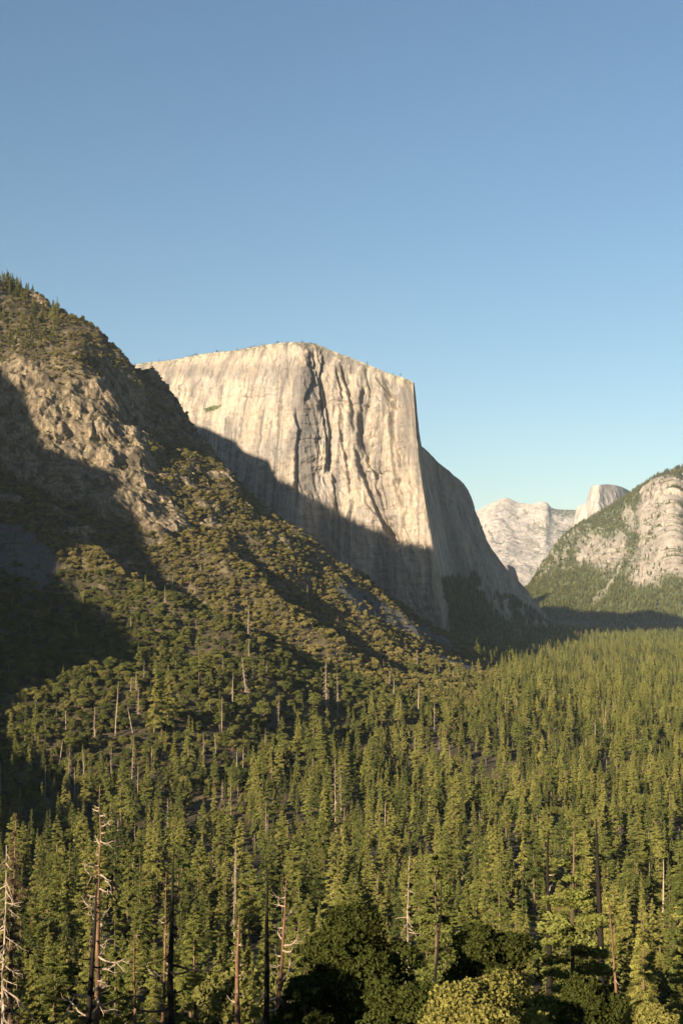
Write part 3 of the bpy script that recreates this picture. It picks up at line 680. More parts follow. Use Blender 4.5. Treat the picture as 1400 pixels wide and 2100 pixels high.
# prototypes, unit scale in metres: (whole mesh for the far wood, trunk mesh, crown mesh, height)
CON_DEF = [  # H, R, bare, droop, shape, gap
    (34, 6.4, 0.06, 0.30, 0.95, 0.08), (36, 5.2, 0.10, 0.35, 0.95, 0.10), (28, 6.2, 0.05, 0.25, 1.10, 0.06), (38, 6.6, 0.30, 0.15, 0.80, 0.25),
    (33, 4.4, 0.08, 0.35, 1.0, 0.10), (35, 6.8, 0.36, 0.05, 0.70, 0.35), (24, 6.4, 0.04, 0.3, 1.2, 0.05), (38, 5.6, 0.16, 0.3, 0.95, 0.20)]
CON = []; CON_LOW = []
for i, (H, R, ba, dr, sh, gp) in enumerate(CON_DEF):
    t_, c_ = conifer_parts(100 + i, H, R, ba, 0.48, 30000, dr, sh, gp, wid=.34)
    CON.append((t_.mesh('conifer_trunk', [M['bark']]), c_.mesh('conifer_crown', [M['conifer']]), H))
    t_, c_ = conifer_parts(200 + i, H, R, ba, 1.25, 3600, dr, sh, gp)
    CON_LOW.append((join([(0, t_), (1, c_)], 'far_conifer', [M['bark'], M['conifer']]), H))
OAK_DEF = [(8, 5.0), (7, 4.2), (10, 5.5), (6, 4.0), (9, 4.4)]
OAK = []; OAK_LOW = []
for i, (H, R) in enumerate(OAK_DEF):
    t_, c_ = oak_parts(300 + i, H, R, 0.62, 5200, 14)
    OAK.append((t_.mesh('oak_trunk', [M['bark']]), c_.mesh('oak_crown', [M['oak']]), H))
    t_, c_ = oak_parts(320 + i, H, R, 0.95, 1500, 12)
    OAK_LOW.append((join([(0, t_), (1, c_)], 'far_oak', [M['bark'], M['brush']]), H))
SNAG_DEF = [(30, .30, .15, 60, .13, 0, .45, .8, 1), (26, .30, .2, 34, .10, 0.2, .3, .7, 1), (32, .32, .3, 44, .09, 0, .5, .9, 1), (20, .34, .4, 14, .07, .4, .1, .45, 1), (28, .28, .1, 90, .15, 0, .6, .9, 2), (16, .32, .6, 5, .06, .3, .0, .35, 0)]
SNAG = []
def core_of(H, r0):
    m = MB(); m.tube([(0, 0, 0.1 * H), (0, 0, 0.5 * H), (0, 0, 0.95 * H)], [r0 * .5, r0 * .35, 0.03], 0, 5); return m
for i, (H, r0, ba, nb_, bl, cu, dr, tp_, fi) in enumerate(SNAG_DEF):
    t_, l_ = snag_parts(400 + i, H, r0, ba, nb_, bl, cu, dr, tp_, twigs=1, fine=fi)
    SNAG.append((t_.mesh('snag_trunk', [M['snag']]), [m.mesh('snag_branch', [M['snag']]) for m in l_] if nb_ <= 14 else [join([(0, m) for m in l_] + [(0, core_of(H, r0))], 'snag_boughs', [M['snag']])], H, join([(0, t_)] + [(0, m) for m in l_], 'far_snag', [M['snag']])))

# ------------------------------------------------------------------ where trees stand
def cheap_z(x, y): return ground_z(np.asarray(x, float), np.asarray(y, float))
def scatter(y0, y1, step, amax=0.36, seed=1):
    rng = np.random.default_rng(seed); ys = np.arange(y0, y1, step); out = []
    for yy in ys:
        wd = amax * (yy + 60); xs = np.arange(-wd, wd, step); out.append(np.c_[xs, np.full(len(xs), yy)])
    Q = np.concatenate(out); return Q + (rng.random(Q.shape) - 0.5) * step * 0.95
def grow_stuff(name, protos, pos, idx, scl, rot, label, cat):
    """one object of kind stuff: instances of the prototypes on points"""
    me = bpy.data.meshes.new(name); me.vertices.add(len(pos)); me.vertices.foreach_set('co', np.asarray(pos, np.float32).ravel())
    a = me.attributes.new('idx', 'INT', 'POINT'); a.data.foreach_set('value', np.asarray(idx, np.int32))
    a = me.attributes.new('scl', 'FLOAT_VECTOR', 'POINT'); a.data.foreach_set('vector', np.asarray(scl, np.float32).ravel())
    a = me.attributes.new('rot', 'FLOAT_VECTOR', 'POINT'); a.data.foreach_set('vector', np.asarray(rot, np.float32).ravel())
    o = link(name, me, kind='stuff', label=label, category=cat)
    col = bpy.data.collections.new(name + '_kinds')
    for j, m in enumerate(protos):
        q = bpy.data.objects.new('%s_%02d' % (name, j), m); col.objects.link(q)
    g = bpy.data.node_groups.new(name, 'GeometryNodeTree')
    g.interface.new_socket('Geometry', in_out='INPUT', socket_type='NodeSocketGeometry'); g.interface.new_socket('Geometry', in_out='OUTPUT', socket_type='NodeSocketGeometry')
    gi = g.nodes.new('NodeGroupInput'); go = g.nodes.new('NodeGroupOutput'); ip = g.nodes.new('GeometryNodeInstanceOnPoints'); ci = g.nodes.new('GeometryNodeCollectionInfo')
    ci.inputs['Collection'].default_value = col; ci.inputs['Separate Children'].default_value = True; ci.inputs['Reset Children'].default_value = True
    ip.inputs['Pick Instance'].default_value = True
    for nm, ty, sock in (('idx', 'INT', 'Instance Index'), ('scl', 'FLOAT_VECTOR', 'Scale'), ('rot', 'FLOAT_VECTOR', 'Rotation')):
        na = g.nodes.new('GeometryNodeInputNamedAttribute'); na.data_type = ty; na.inputs['Name'].default_value = nm
        g.links.new(na.outputs[0], ip.inputs[sock])
    g.links.new(gi.outputs[0], ip.inputs['Points']); g.links.new(ci.outputs[0], ip.inputs['Instance']); g.links.new(ip.outputs[0], go.inputs[0])
    md = o.modifiers.new('grow', 'NODES'); md.node_group = g
    return o
ALLT = []   # (x, y, z, kind, proto, scale, rot, extra)
rng = np.random.default_rng(11)
CONZONE = [(-200,500),(0,540),(120,640),(150,690),(110,720),(60,745),(-200,760)]
BUSHY = [(0,500),(260,740),(480,1000),(640,1130),(1100,1375),(880,1420),(620,1350),(420,1330),(250,1330),(0,1400),(-300,1450),(-300,500)]
def classify(Q, step, seed):
    """for scatter points: x, y, z, kind (0 none, 1 conifer, 2 oak, 3 snag)"""
    r = np.random.default_rng(seed); x, y = Q[:, 0], Q[:, 1]; z = cheap_z(x, y)
    P = np.stack([x, y, z], -1); px, py, cl, ta = masks(P)
    n = len(x); u = r.random(n); u2 = r.random(n)
    patch = fbm(x / 90.0, y / 90.0, 3.0, 3); pt2 = fbm(x / 220.0, y / 220.0, 8.0, 3)
    bz = base_z(x, y)
    up = sstep(8, 60, bz) * (y > 600)                     # 0 valley, 1 slope
    conz = soft_poly(px, py, CONZONE, 30)
    pc = np.where(up > 0.02, 0.80 * (1 - up) ** 1.2 + 0.02 + 0.75 * conz, 0.84)
    left = sstep(520, 60, px) * (py > 1380) * (y > 500)
    ps = 0.02 + 0.05 * left + 0.05 * sstep(0.1, 0.6, up) * sstep(1.0, 0.5, up) + 0.14 * conz
    dens = np.where(up > 0.5, 0.95 - 0.45 * (patch > 0.22), np.where(patch > 0.24, 0.45, np.where(pt2 > 0.25, 0.6, 0.95)) * np.where(fbm(x / 38.0, y / 38.0, 6.0, 2) > 0.24, 0.4, 1.0))
    dens = dens * (1 - 0.9 * ta) * (1 - 0.35 * cl)
    dens = np.where(left > 0.2, np.maximum(dens, 0.85), dens)
    kind = np.where(u > dens, 0, np.where(u2 < ps, 3, np.where(u2 < ps + pc, 1, 2)))
    return x, y, z, kind, px, py, cl, up, patch, pt2
def pick(Q, step, seed):
    x, y, z, kind, px, py, cl, up, patch, pt2 = classify(Q, step, seed)
    r = np.random.default_rng(seed + 1000); n = len(x)
    s = np.empty(n)
    s[:] = 0.38 + 0.78 * r.random(n) ** 1.5
    s = np.where(y < 340, np.minimum(s, 0.5 + 0.32 * r.random(n)), s)
    s = np.where(up > 0.3, s * (0.78 - 0.2 * up), s)
    s = np.where(kind == 2, (0.62 + 0.55 * r.random(n)) * np.where(y < 1500, 1.0, 0.95) * np.where(up < 0.1, 1.5, 1.0), s)
    s = np.where((kind == 2) & (cl > 0.3), s * 0.5, s)
    cz_ = soft_poly(px, py, CONZONE, 30); s = np.where((kind == 1) & (cz_ > 0.4), s * 1.35, s)
    s = np.where((y > 2150) & (px > 120) & (px < 720) & (up > .5), np.where(kind == 2, s * 0.6, s * .45), s)
    pr = np.where(kind == 1, r.integers(0, 8, n), np.where(kind == 2, r.integers(0, 5, n), r.integers(0, 6, n)))
    return x, y, z, kind, pr, s, r.random(n) * 6.28, px, py, up
bands = [(172, 950, 12.4), (950, 2800, 12.2), (2800, 6200, 12.6)]
A = [pick(scatter(a, b, st, seed=20 + i), st, 30 + i) for i, (a, b, st) in enumerate(bands)]
# extra scrub between the trees on the slope
def scrub(seed):
    Q = scatter(820, 2750, 6.2, seed=seed); Q = Q[Q[:, 0] < 0.16 * Q[:, 1]]
    x, y, z, kind, px, py, cl, up, patch, pt2 = classify(Q, 6.2, seed)
    r = np.random.default_rng(seed); n = len(x); k = (up > 0.03) & (r.random(n) < 0.85 * (1 - 0.5 * cl)) & (kind > 0) & (patch < 0.35)
    s = (0.28 + 0.75 * r.random(n) ** 2.2 + 0.25 * np.clip(patch, 0, 1)) * np.where(cl > .3, .6, 1)
    return tuple(v[k] for v in (x, y, z, np.full(n, 2), r.integers(0, 5, n), s, r.random(n) * 6.28, px, py, up))
A.append(scrub(51))
def side_trees(seed):  # unseen trees added beside the view to shade the foreground
    Q = scatter(34, 172, 9.0, 0.75, seed); k = np.abs(Q[:, 0]) > 0.285 * Q[:, 1] + 6.5; Q = Q[k]
    r = np.random.default_rng(seed); n = len(Q); z = cheap_z(Q[:, 0], Q[:, 1]); px, py = proj(np.c_[Q, z])
    lit = (Q[:, 1] < 52) & (Q[:, 0] > -15) & (Q[:, 0] < 0)
    kind = np.where(lit, 0, np.where(r.random(n) < .7, 1, 2))
    return Q[:, 0], Q[:, 1], z, kind, np.where(kind == 1, r.integers(0, 8, n), r.integers(0, 5, n)), np.where(kind == 1, 0.38 + 0.3 * r.random(n), 0.6 + .5 * r.random(n)), r.random(n) * 6.28, px, py, np.zeros(n)
A.append(side_trees(61))
def low_scrub(seed):
    Q = scatter(60, 175, 4.5, 0.3, seed); r = np.random.default_rng(seed); n = len(Q); z = cheap_z(Q[:, 0], Q[:, 1]); px, py = proj(np.c_[Q, z])
    return Q[:, 0], Q[:, 1], z, np.full(n, 2), r.integers(0, 5, n), 0.18 + 0.16 * r.random(n), r.random(n) * 6.28, px, py, np.zeros(n)
A.append(low_scrub(62))
T = [np.concatenate([a[j] for a in A]) for j in range(10)]
tx, ty, tz, tk, tp_, ts, tr_, tpx, tpy, tup = T
# keep what the slope does not hide and leave room for hand-placed trees
ok = (tk > 0) & (tz < 1500)
tx, ty, tz, tk, tp_, ts, tr_, tpx, tpy, tup = [v[ok] for v in (tx, ty, tz, tk, tp_, ts, tr_, tpx, tpy, tup)]
print('trees', len(tx), (tk == 1).sum(), (tk == 2).sum(), (tk == 3).sum())

# ------------------------------------------------------------------ individual trees
ORD = 'nearest,second nearest,third nearest,fourth nearest,fifth nearest,sixth nearest,seventh nearest,eighth nearest,ninth nearest,tenth nearest,eleventh nearest,twelfth nearest,thirteenth nearest,fourteenth nearest,fifteenth nearest,sixteenth nearest,seventeenth nearest,eighteenth nearest,nineteenth nearest,twentieth nearest,21st nearest,22nd nearest,23rd nearest,24th nearest,25th nearest,26th nearest,27th nearest,28th nearest,29th nearest,30th nearest'.split(',')
LANDMARKS = [(208,1800,'tall red-brown dead trunk'),(357,1900,'black charred trunk with curved branches'),(550,1940,'straight charred trunk beside white-limbed snag'),(580,1870,'leaning white-limbed dead tree'),
 (1228,1850,'dark bare pole right of centre'),(1130,1850,'brown trunk with one pale side branch'),(40,1750,'brown dead conifer'),(17,1870,'pale drooping dead tree'),(690,1630,'twin pale dead trunks'),
 (270,1555,'dead tree with curled top'),(242,1450,'crooked white snag'),(500,1385,'shaggy leaning dead tree'),(970,1770,'pale snag above the dark oak'),(835,1800,'leaning snag with arched limbs'),(857,1425,'bright bare pole near scree'),
 (978,1320,'lone conifer on the spur crest'),(740,1950,'big dark oak'),(885,1850,'broad pine above dark oaks'),(320,1400,'tight conifer cluster on the slope'),(1242,1480,'pale pole in the right-hand wood'),
 (1010,2040,'sunlit yellow-green bush'),(643,1625,'small pale snag'),(193,1480,'shaggy dead spire'),(70,1470,'three spires at the shaded slope'),(1360,1820,'thin pale pole near right edge')]
REG = []  # (object, px, py, description, noun)
def register(o, P, h, desc, group, cat):
    a, b = proj(np.array([P[0], P[1], P[2] + 0.55 * h])); o['category'] = cat; o['group'] = group
    REG.append((o, float(a), float(b), desc))
def finish_labels():
    cells = {}
    for o, a, b, desc in REG:
        dist = [math.hypot(a - x, (b - y)) for x, y, _ in LANDMARKS]; k = min(range(len(dist)), key=dist.__getitem__)
        x, y, nm = LANDMARKS[k]; v = 'above' if b < y else 'below'; hz = 'left' if a < x else 'right'
        cells.setdefault((k, v, hz, o['category']), []).append((dist[k], o, desc))
    used = set()
    for (k, v, hz, cat), L in cells.items():
        L.sort(key=lambda q: q[0])
        for i, (d_, o, desc) in enumerate(L):
            w_ = desc.split(); tail = '%s %s-%s of the %s' % (ORD[min(i, 29)], v, hz, LANDMARKS[k][2])
            lab = desc + ', ' + tail
            while len(lab.split()) > 14 and len(w_) > 2: w_ = w_[1:]; lab = ' '.join(w_) + ', ' + tail
            o['label'] = lab
def empty(name, loc, rot=(0, 0, 0), sc=1.0):
    o = bpy.data.objects.new(name, None); C.objects.link(o); o.location = loc; o.rotation_euler = rot
    o.scale = (sc, sc, sc) if isinstance(sc, (int, float)) else sc; o.empty_display_size = 0.5
    return o
CON_LOOK = ['dense green conifer', 'slender green conifer', 'small dense conifer', 'tall open-crowned pine', 'narrow olive conifer', 'bare-legged spreading pine', 'short bushy conifer', 'tall tapering conifer']
OAK_LOOK = ['round olive oak', 'low rounded oak', 'tall leafy oak', 'small round-topped oak', 'billowing olive oak']
SNAG_LOOK = ['shaggy grey dead tree', 'grey dead tree with stubby branches', 'tall bare grey snag', 'broken grey snag', 'bushy dead tree full of twigs', 'short broken pole']
def plant(kind, pr, P, s, rz, tilt=(0, 0), sxy=1.0):
    if kind == 1: nm, cat, parts, look, H, gr = 'conifer', 'conifer', (('trunk', CON[pr][0]), ('crown', CON[pr][1])), CON_LOOK[pr], CON[pr][2], 'conifers of the valley wood'
    elif kind == 2: nm, cat, parts, look, H, gr = 'oak_tree', 'oak', (('trunk', OAK[pr][0]), ('crown', OAK[pr][1])), OAK_LOOK[pr], OAK[pr][2], 'oaks among the conifers'
    else: nm, cat, parts, look, H, gr = 'dead_tree', 'dead tree', (('trunk', SNAG[pr][0]),) + tuple(('branch' if len(SNAG[pr][1]) > 1 else 'boughs', q) for q in SNAG[pr][1]), SNAG_LOOK[pr], SNAG[pr][2], 'dead trees in the wood'
    o = empty(nm, tuple(P), (tilt[0], tilt[1], rz), (s * sxy, s * sxy, s))
    for n_, me in parts: link(n_, me, o)
    register(o, P, H * s, look, gr, cat); return o
_ds = np.geomspace(60, 3200, 900)
def hit(px, py, d0=60):
    Q = at(np.full(900, px), np.full(900, py), _ds); g = cheap_z(Q[:, 0], Q[:, 1]); k = np.nonzero((Q[:, 2] < g) & (_ds > d0))[0]
    i = k[0] if len(k) else 899
    return np.array([Q[i, 0], Q[i, 1], g[i]])
hand = []   # (x, y, radius in metres) kept clear of random trees
def place_seen(kind, pr, px, top, hp, over=1.2, rz=None, lean=0.0, sxy=1.0):
    """a tree whose tip is seen at (px, top) and whose seen part is hp tall"""
    P = hit(px, top + hp * over); H = [0, CON, OAK, SNAG][kind][pr][2]
    dd = P[1]; h = (top + hp * over - top) / F * dd * 1.0
    P[2] -= 0.3; hand.append((P[0], P[1]))
    return plant(kind, pr, P, h / H, random.random() * 6.28 if rz is None else rz, (0, lean), sxy)
HC = [(22,1455,75,0),(50,1430,125,1),(72,1421,85,4),(93,1421,90,0),(35,1522,60,5),(88,1530,70,7),(130,1597,95,0),(85,1608,80,6),(205,1540,80,7),(187,1560,60,4),(250,1567,90,1),(300,1552,55,4),(172,1562,90,7),
 (317,1358,130,1),(332,1368,120,0),(344,1365,110,7),(340,1495,45,4),(408,1295,100,3),(360,1306,60,0),(284,1315,50,6),(450,1420,70,7),(129,1364,26,6),(188,1298,32,6),(978,1306,44,6),(235,1660,200,0),(285,1770,210,1),(305,1700,120,0),(320,1706,120,2),
 (374,1662,200,7),(400,1830,150,0),(447,1835,130,0),(494,1782,140,7),(541,1745,150,3),(600,1760,140,0),(640,1735,110,4),(661,1740,120,1),(715,1755,120,3),(738,1755,90,4),(820,1822,150,0),(152,1722,120,0),(135,1865,110,0),(640,1440,140,3),
 (860,1480,110,3),(452,1666,130,3),(578,1665,100,5),(757,1655,110,3),(1195,1530,110,1),(1130,1500,120,0),(1300,1780,130,0),(1230,1600,160,7),(1340,1850,140,0),(1020,1790,110,5),(1075,1820,170,0),(1390,1720,160,0)]
for a, b, c, k in HC: place_seen(1, k, a, b, c)
HO = [(150,1672,50,2),(110,1710,60,1),(572,1512,60,0),(500,1425,30,1),(535,1435,40,4),(190,1385,22,0),(80,1960,60,0),(640,1420,35,0),(848,1360,25,2),(890,1345,20,0),(1060,1640,60,2),(1300,1800,80,2),(1010,1470,30,0)]
for a, b, c, k in HO: place_seen(2, k, a, b, c, 1.1)
HSN = [(226,1336,20,3,.02),(185,1372,22,4,0),(295,1354,45,0,0),(279,1375,45,4,0),(268,1393,25,5,.03),(283,1412,52,4,0),(272,1451,50,3,.22),(193,1450,65,4,.02),(115,1453,28,1,0),(135,1460,40,5,0),(122,1518,42,3,.2),(141,1530,85,0,0),
 (172,1537,45,3,-.05),(228,1528,52,2,0),(283,1565,60,2,0),(310,1553,45,0,0),(25,1552,38,0,0),(107,1600,48,1,0),(92,1572,60,1,0),(152,1575,60,0,0),(510,1310,45,4,0),(505,1350,72,4,.12),(517,1352,45,0,0),(541,1352,22,3,0),(477,1375,65,2,0),
 (455,1430,68,1,0),(571,1427,78,1,0),(577,1472,34,4,0),(440,1508,65,1,0),(417,1505,50,4,0),(485,1540,40,3,0),(498,1535,45,3,0),(557,1565,44,2,0),(643,1593,70,1,0),(688,1563,140,2,0),(699,1590,115,2,0),(455,1600,60,4,0),(473,1605,60,0,0),
 (692,1380,80,2,0),(668,1360,85,4,0),(371,1600,50,2,0),(855,1335,46,4,0),(798,1370,38,2,0),(807,1395,38,5,0),(857,1405,46,5,.06),(820,1435,34,5,.05),(890,1440,50,2,0),(921,1530,55,2,0),(851,1500,52,2,0),(1059,1434,28,5,0),(1242,1452,62,3,0),
 (1237,1478,48,3,0),(1220,1475,38,3,0),(1202,1515,36,5,0),(986,1665,52,1,-.06),(970,1732,75,0,-.03),(949,1772,75,1,0),(772,1790,62,2,-.05),(1011,1818,75,3,.03),(1255,1665,38,1,0),(1360,1768,120,3,-.03),(1333,1838,80,5,0),(270,1515,85,0,-.03),
 (170,1120+90,34,4,0),(338,1205,34,4,0),(268,1263,28,4,0),(508,1240,60,0,.03),(630,1200,34,4,0),(160,1790,40,1,0),(590,1682,30,5,0),(522,1710,26,5,0),(549,1672,50,2,0),(578,1690,80,3,0),(436,1735,45,2,0),(344,1640,60,4,0),(330,1600,50,4,0)]
for a, b, c, k, l in HSN: place_seen(3, k, a, b, c, 1.15, lean=-l, sxy=1.0)
# the big near dead trees, each limb a part of its own
def big_snag(desc, look, px_top, py_top, d, px_base, r0, seed, mats, nbr, brl, bare, curl, droop, taper=0.75, twigs=2, fine=0, group=None):
    T_ = at(px_top, py_top, d); B = np.array([(px_base - 700) / F * d, d, 0.0]); B[2] = cheap_z(B[0], B[1]) - 0.4
    H = T_[2] - B[2]; lean = ((T_[0] - B[0]) / H, 0.0)
    # px_base is where the trunk meets the ground, found by following the lean down
    tr, limbs = snag_parts(seed, H, r0, bare, nbr, brl, curl, droop, taper, lean, twigs, fine)
    o = empty('dead_tree', tuple(B)); o['label'] = desc; o['category'] = 'dead tree'; o['group'] = 'tall dead trees close to the viewpoint'
    link('trunk', tr.mesh('snag_trunk', [M[mats[0]]], True), o)
    for m in limbs: link('branch', m.mesh('snag_branch', [M[mats[1]]]), o)
    hand.append((B[0], B[1])); return o
big_snag('tall red-brown dead trunk with many bare white curling limbs', '', 208, 1612, 158, 206, .46, 1, ('red_bark', 'snag'), 44, .15, .12, .55, .05, .8, 4)
big_snag('slim charred trunk just left of the tall red-brown dead trunk', '', 195, 1800, 120, 182, .42, 2, ('burnt', 'burnt'), 12, .2, .3, .3, .2, .6, 2)
big_snag('thick black charred trunk with dark curved branches, standing alone', '', 355, 1735, 125, 360, .46, 3, ('burnt', 'burnt'), 26, .26, .15, .7, .35, .62, 3)
big_snag('red-brown dead trunk with forked white top in front of green conifers', '', 495, 1880, 140, 492, .46, 4, ('red_bark', 'snag'), 16, .14, .4, .9, .1, .6, 2)
big_snag('straight charred trunk without limbs left of the leaning white-limbed snag', '', 551, 1775, 118, 548, .40, 5, ('burnt', 'burnt'), 4, .06, .3, .1, .1, .55, 1)
big_snag('leaning dead tree with pale hooked limbs over a red-brown trunk', '', 590, 1797, 135, 556, .42, 6, ('red_bark', 'snag'), 34, .17, .15, 1.0, .1, .75, 3)
big_snag('slender red-brown dead trunk between two green conifers at lower left', '', 284, 1890, 150, 283, .26, 7, ('red_bark', 'snag'), 14, .10, .3, .3, .2, .7, 1)
big_snag('thin dead trunk with pale stubs behind the black charred trunk', '', 348, 1790, 175, 345, .30, 8, ('red_bark', 'snag'), 14, .12, .3, .5, .1, .7, 2)
big_snag('brown trunk with one pale side branch, at right in front of a pine', '', 1134, 1705, 105, 1116, .36, 9, ('burnt', 'snag'), 5, .10, .3, .5, -.1, .55, 1)
big_snag('dark bare pole, tallest of the trunks at lower right', '', 1228, 1680, 108, 1227, .40, 10, ('burnt', 'burnt'), 5, .05, .3, .2, .2, .5, 1)
big_snag('thin red-brown leaning trunk right of the dark bare pole', '', 1244, 1845, 122, 1258, .26, 11, ('red_bark', 'snag'), 8, .08, .1, .3, .2, .7, 1)
big_snag('pale dead tree with long drooping limbs at left edge', '', 14, 1735, 150, 20, .26, 12, ('snag', 'snag'), 50, .22, .2, -.1, .45, .8, 3, 3)
big_snag('leaning dark trunk crossing in front of a broad pine', '', 891, 1808, 100, 862, .22, 13, ('burnt', 'burnt'), 5, .06, .3, .2, .2, .7, 1)
big_snag('leaning grey snag with arched limbs hanging on its right side', '', 837, 1757, 260, 826, .34, 14, ('snag', 'snag'), 30, .13, .35, -.2, .35, .8, 1)
big_snag('crooked white snag rising from dark scrub on the left slope', '', 243, 1397, float(hit(241, 1512)[1]), 241, .5, 15, ('snag', 'snag'), 18, .12, .3, .5, .2, .6, 1)
# brown dead conifer at the left
t_, c_ = conifer_parts(900, 30, 2.7, .08, .34, 9000, .55, .65, .1, wid=.2); B = hit(38, 1900); B = np.array([(38 - 700) / F * 200, 200, 0]); B[2] = cheap_z(B[0], B[1]); Hh = at(44, 1668, 200)[2] - B[2]
o = empty('dead_conifer', tuple(B), (0, 0, 0), Hh / 30); link('trunk', t_.mesh('dead_conifer_trunk', [M['bark']]), o); link('crown', c_.mesh('dead_conifer_crown', [M['dead_brown']]), o)
o['label'] = 'rust-brown dead conifer still holding its needles near left edge'; o['category'] = 'conifer'; hand.append((B[0], B[1]))
# near pines, oaks and bushes
def near_conifer(desc, px, top, d, R, seed, tuft, n, bare=.2, droop=.1, shape=.6, gap=.35, name='pine_tree'):
    B = np.array([(px - 700) / F * d, d, 0.0]); B[2] = cheap_z(B[0], B[1]) - .3; H = at(px, top, d)[2] - B[2]
    t_, c_ = conifer_parts(seed, H, R, bare, tuft, n, droop, shape, gap); o = empty(name, tuple(B))
    link('trunk', t_.mesh('pine_trunk', [M['bark']]), o); link('crown', c_.mesh('pine_crown', [M['conifer']]), o); o['label'] = desc; o['category'] = 'pine'; hand.append((B[0], B[1]))
near_conifer('soft near pine behind the brown trunk with one pale side branch', 1160, 1690, 82, 3.9, 910, .30, 26000, .1, .1, .55, .25)
near_conifer('broad pine above the dark oaks with a dark trunk leaning across it', 885, 1738, 130, 3.7, 911, .42, 16000, .15, .15, .55, .3)
near_conifer('tall pine beside the right edge of the picture, behind the thin pole', 1395, 1715, 190, 4.2, 912, .5, 15000, .1, .2, .7, .2)
def near_oak(name, desc, cat, px, top, d, W, H, seed, leaf, n, lobes, m, low=0.0):
    x = (px - 700) / F * d; Hs = at(px, top, d)[2]; B = np.array([x, d, Hs - H]); g = float(cheap_z(x, d)); H2 = (Hs - g) * 1.14
    t_, c_ = oak_parts(seed, H2, W / 2, leaf, n, lobes); o = empty(name, (x, d, g))
    link('trunk', t_.mesh('oak_trunk', [M['bark']]), o); link('crown', c_.mesh('leafy_crown', [M[m]]), o); o['label'] = desc; o['category'] = cat; hand.append((x, d))
near_oak('oak_tree', 'big dark oak in front at centre, right of the leaning white-limbed snag', 'oak', 735, 1855, 64, 6.6, 9, 920, .17, 52000, 34, 'dark_oak')
near_oak('oak_tree', 'dark oak behind the yellow-green bush, right of the broad pine', 'oak', 985, 1872, 70, 5.2, 9, 921, .18, 42000, 30, 'dark_oak')
near_oak('oak_tree', 'low dark oak at the bottom, between the big dark oak and the sunlit bush', 'oak', 850, 1985, 48, 5.0, 9, 922, .14, 52000, 30, 'dark_oak')
near_oak('oak_tree', 'shaded dark oak at the foot of the straight charred trunk', 'oak', 640, 1990, 60, 4.0, 9, 923, .16, 36000, 24, 'dark_oak')
near_oak('oak_tree', 'dark shrubby oak low between the sunlit bush and the dark bare pole', 'oak', 1190, 2010, 55, 4.0, 9, 924, .15, 36000, 24, 'dark_oak')
near_oak('bush', 'sunlit yellow-green broadleaf bush, biggest and nearest at the bottom', 'bush', 1010, 2003, 26, 4.0, 4, 930, .075, 60000, 30, 'yellow')
near_oak('bush', 'smaller sunlit yellow-green bush in the lower right corner', 'bush', 1330, 2030, 30, 2.6, 4, 931, .08, 30000, 20, 'yellow')

# random trees: the nearest of each kind as things, the rest as woods
hd = np.array(hand); clear = np.ones(len(tx), bool)
for hx_, hy_ in hd: clear &= (np.hypot(tx - hx_, ty - hy_) > 5.0)
inpic = (tpx > -25) & (tpx < 1425)
single = np.zeros(len(tx), bool)
top_y = proj(np.stack([tx, ty, tz + ts * np.where(tk == 2, 8, 32)], -1))[1]
for kd, cap in ((1, 236), (2, 150), (3, 60)):
    k = np.nonzero((tk == kd) & clear & inpic & (top_y < 2080))[0]; size = ts[k] * np.array([0, 33, 8, 26])[kd] / ty[k]
    k = k[np.argsort(-size)][:cap]; single[k] = True
for i in np.nonzero(single)[0]: plant(int(tk[i]), int(tp_[i]), (tx[i], ty[i], tz[i] - .3), float(ts[i]), float(tr_[i]))
finish_labels()
rest = clear & ~single
near_con = [join([(0, x), (1, y)], 'wood_conifer', [M['bark'], M['conifer']]) for x, y in [conifer_parts(100 + i, *CON_DEF[i][:3], .70, 13000, *CON_DEF[i][3:]) for i in range(8)]]
wood = {1: near_con + [c[0] for c in CON_LOW], 2: [join([(0, x), (1, y)], 'wood_oak', [M['bark'], M['oak']]) for x, y in [oak_parts(300 + i, *OAK_DEF[i], .55, 6500, 14) for i in range(5)]] + [c[0] for c in OAK_LOW], 3: [c[3] for c in SNAG]}
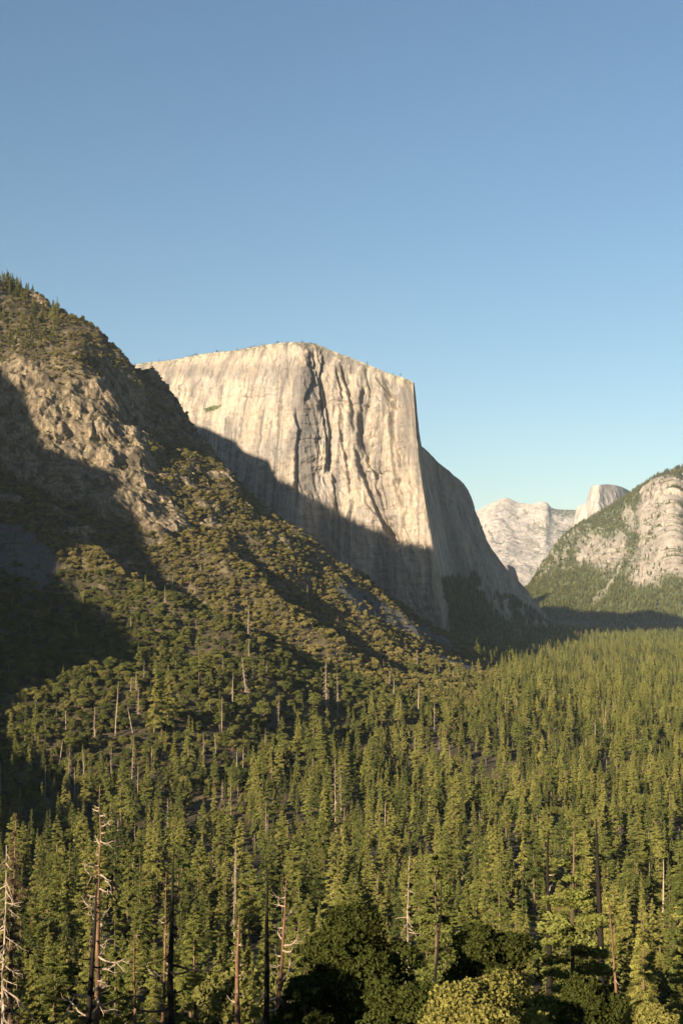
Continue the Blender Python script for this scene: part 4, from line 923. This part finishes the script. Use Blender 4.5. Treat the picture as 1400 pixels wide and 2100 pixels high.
for nm, kd, n0, lab, cat in (('conifer_forest', 1, 8, 'dense wood of olive green conifers covering the valley floor', 'forest'), ('oak_scrub', 2, 5, 'rounded oak scrub covering the left mountainside', 'scrub'), ('dead_wood', 3, 0, 'grey dead trees scattered through the far wood', 'dead trees')):
    q = rest & (tk == kd); s_ = ts[q]; ix = tp_[q] + np.where(ty[q] > 1500, n0, 0)
    grow_stuff(nm, wood[kd], np.c_[tx[q], ty[q], tz[q] - .3], ix, np.c_[s_ * (0.82 + 0.42 * np.modf(tr_[q] * 7.3)[0]), s_ * (0.82 + 0.42 * np.modf(tr_[q] * 5.1)[0]), s_], np.c_[0 * s_, 0 * s_, tr_[q]], lab, cat)
# trees on the far rock walls
def on_sheet(P, wgt, n, rng):
    w_ = wgt[:-1, :-1].ravel().astype(float); A_ = np.linalg.norm(np.cross((P[:-1, 1:] - P[:-1, :-1]).reshape(-1, 3), (P[1:, :-1] - P[:-1, :-1]).reshape(-1, 3)), axis=1)
    w_ = w_ * A_; i = rng.choice(len(w_), n, p=w_ / w_.sum()); nc = P.shape[1] - 1; r_, c_ = i // nc, i % nc; a, b = rng.random((2, n, 1))
    return P[r_, c_] + a * (P[r_, c_ + 1] - P[r_, c_]) + b * (P[r_ + 1, c_] - P[r_, c_])
rg = np.random.default_rng(77)
Pw = on_sheet(RW[0], RW[1] ** 2, 11000, rg)
rimw = np.zeros(RW[1].shape); rimw[:6] = 1
Pw = np.concatenate([Pw, on_sheet(RW[0], rimw, 500, rg)])
colx = np.linspace(0, 1, EC_TOP.shape[1])[None, :] * np.ones((EC_TOP.shape[0], 1))
Pe = on_sheet(EC_TOP[:-10], ((colx[:-10] < .56) * (0.3 + 1.4 * (colx[:-10] < .33))), 6500, rg)
Pe = Pe[(fbm(Pe[:, 0] / 45.0, Pe[:, 1] / 90.0, 3.0, 2) > -0.05)]
Pb = on_sheet(EC_VEG[0], EC_VEG[1] ** 2 * (np.arange(EC_VEG[0].shape[0])[:, None] > 260), 3500, rg)
for nm, Pq, s0, s1, lab, n in (('mountainside_trees', Pw, .45, .45, 'dark conifers clinging to the mountainside right of the valley', 1), ('cliff_top_trees', Pe, .12, .26, 'small scattered trees along the top of the great cliff', 1), ('cliff_foot_trees', Pb, .4, .4, 'shaded trees on the slope at the foot of the great cliff', 1)):
    n = len(Pq); s_ = s0 + s1 * rg.random(n); cnt = len(CON_LOW)
    grow_stuff(nm, [c[0] for c in CON_LOW], Pq - [0, 0, 1], rg.integers(0, cnt, n), np.c_[s_ * 1.3, s_ * 1.3, s_], np.c_[0 * s_, 0 * s_, rg.random(n) * 6.28], lab, 'forest')
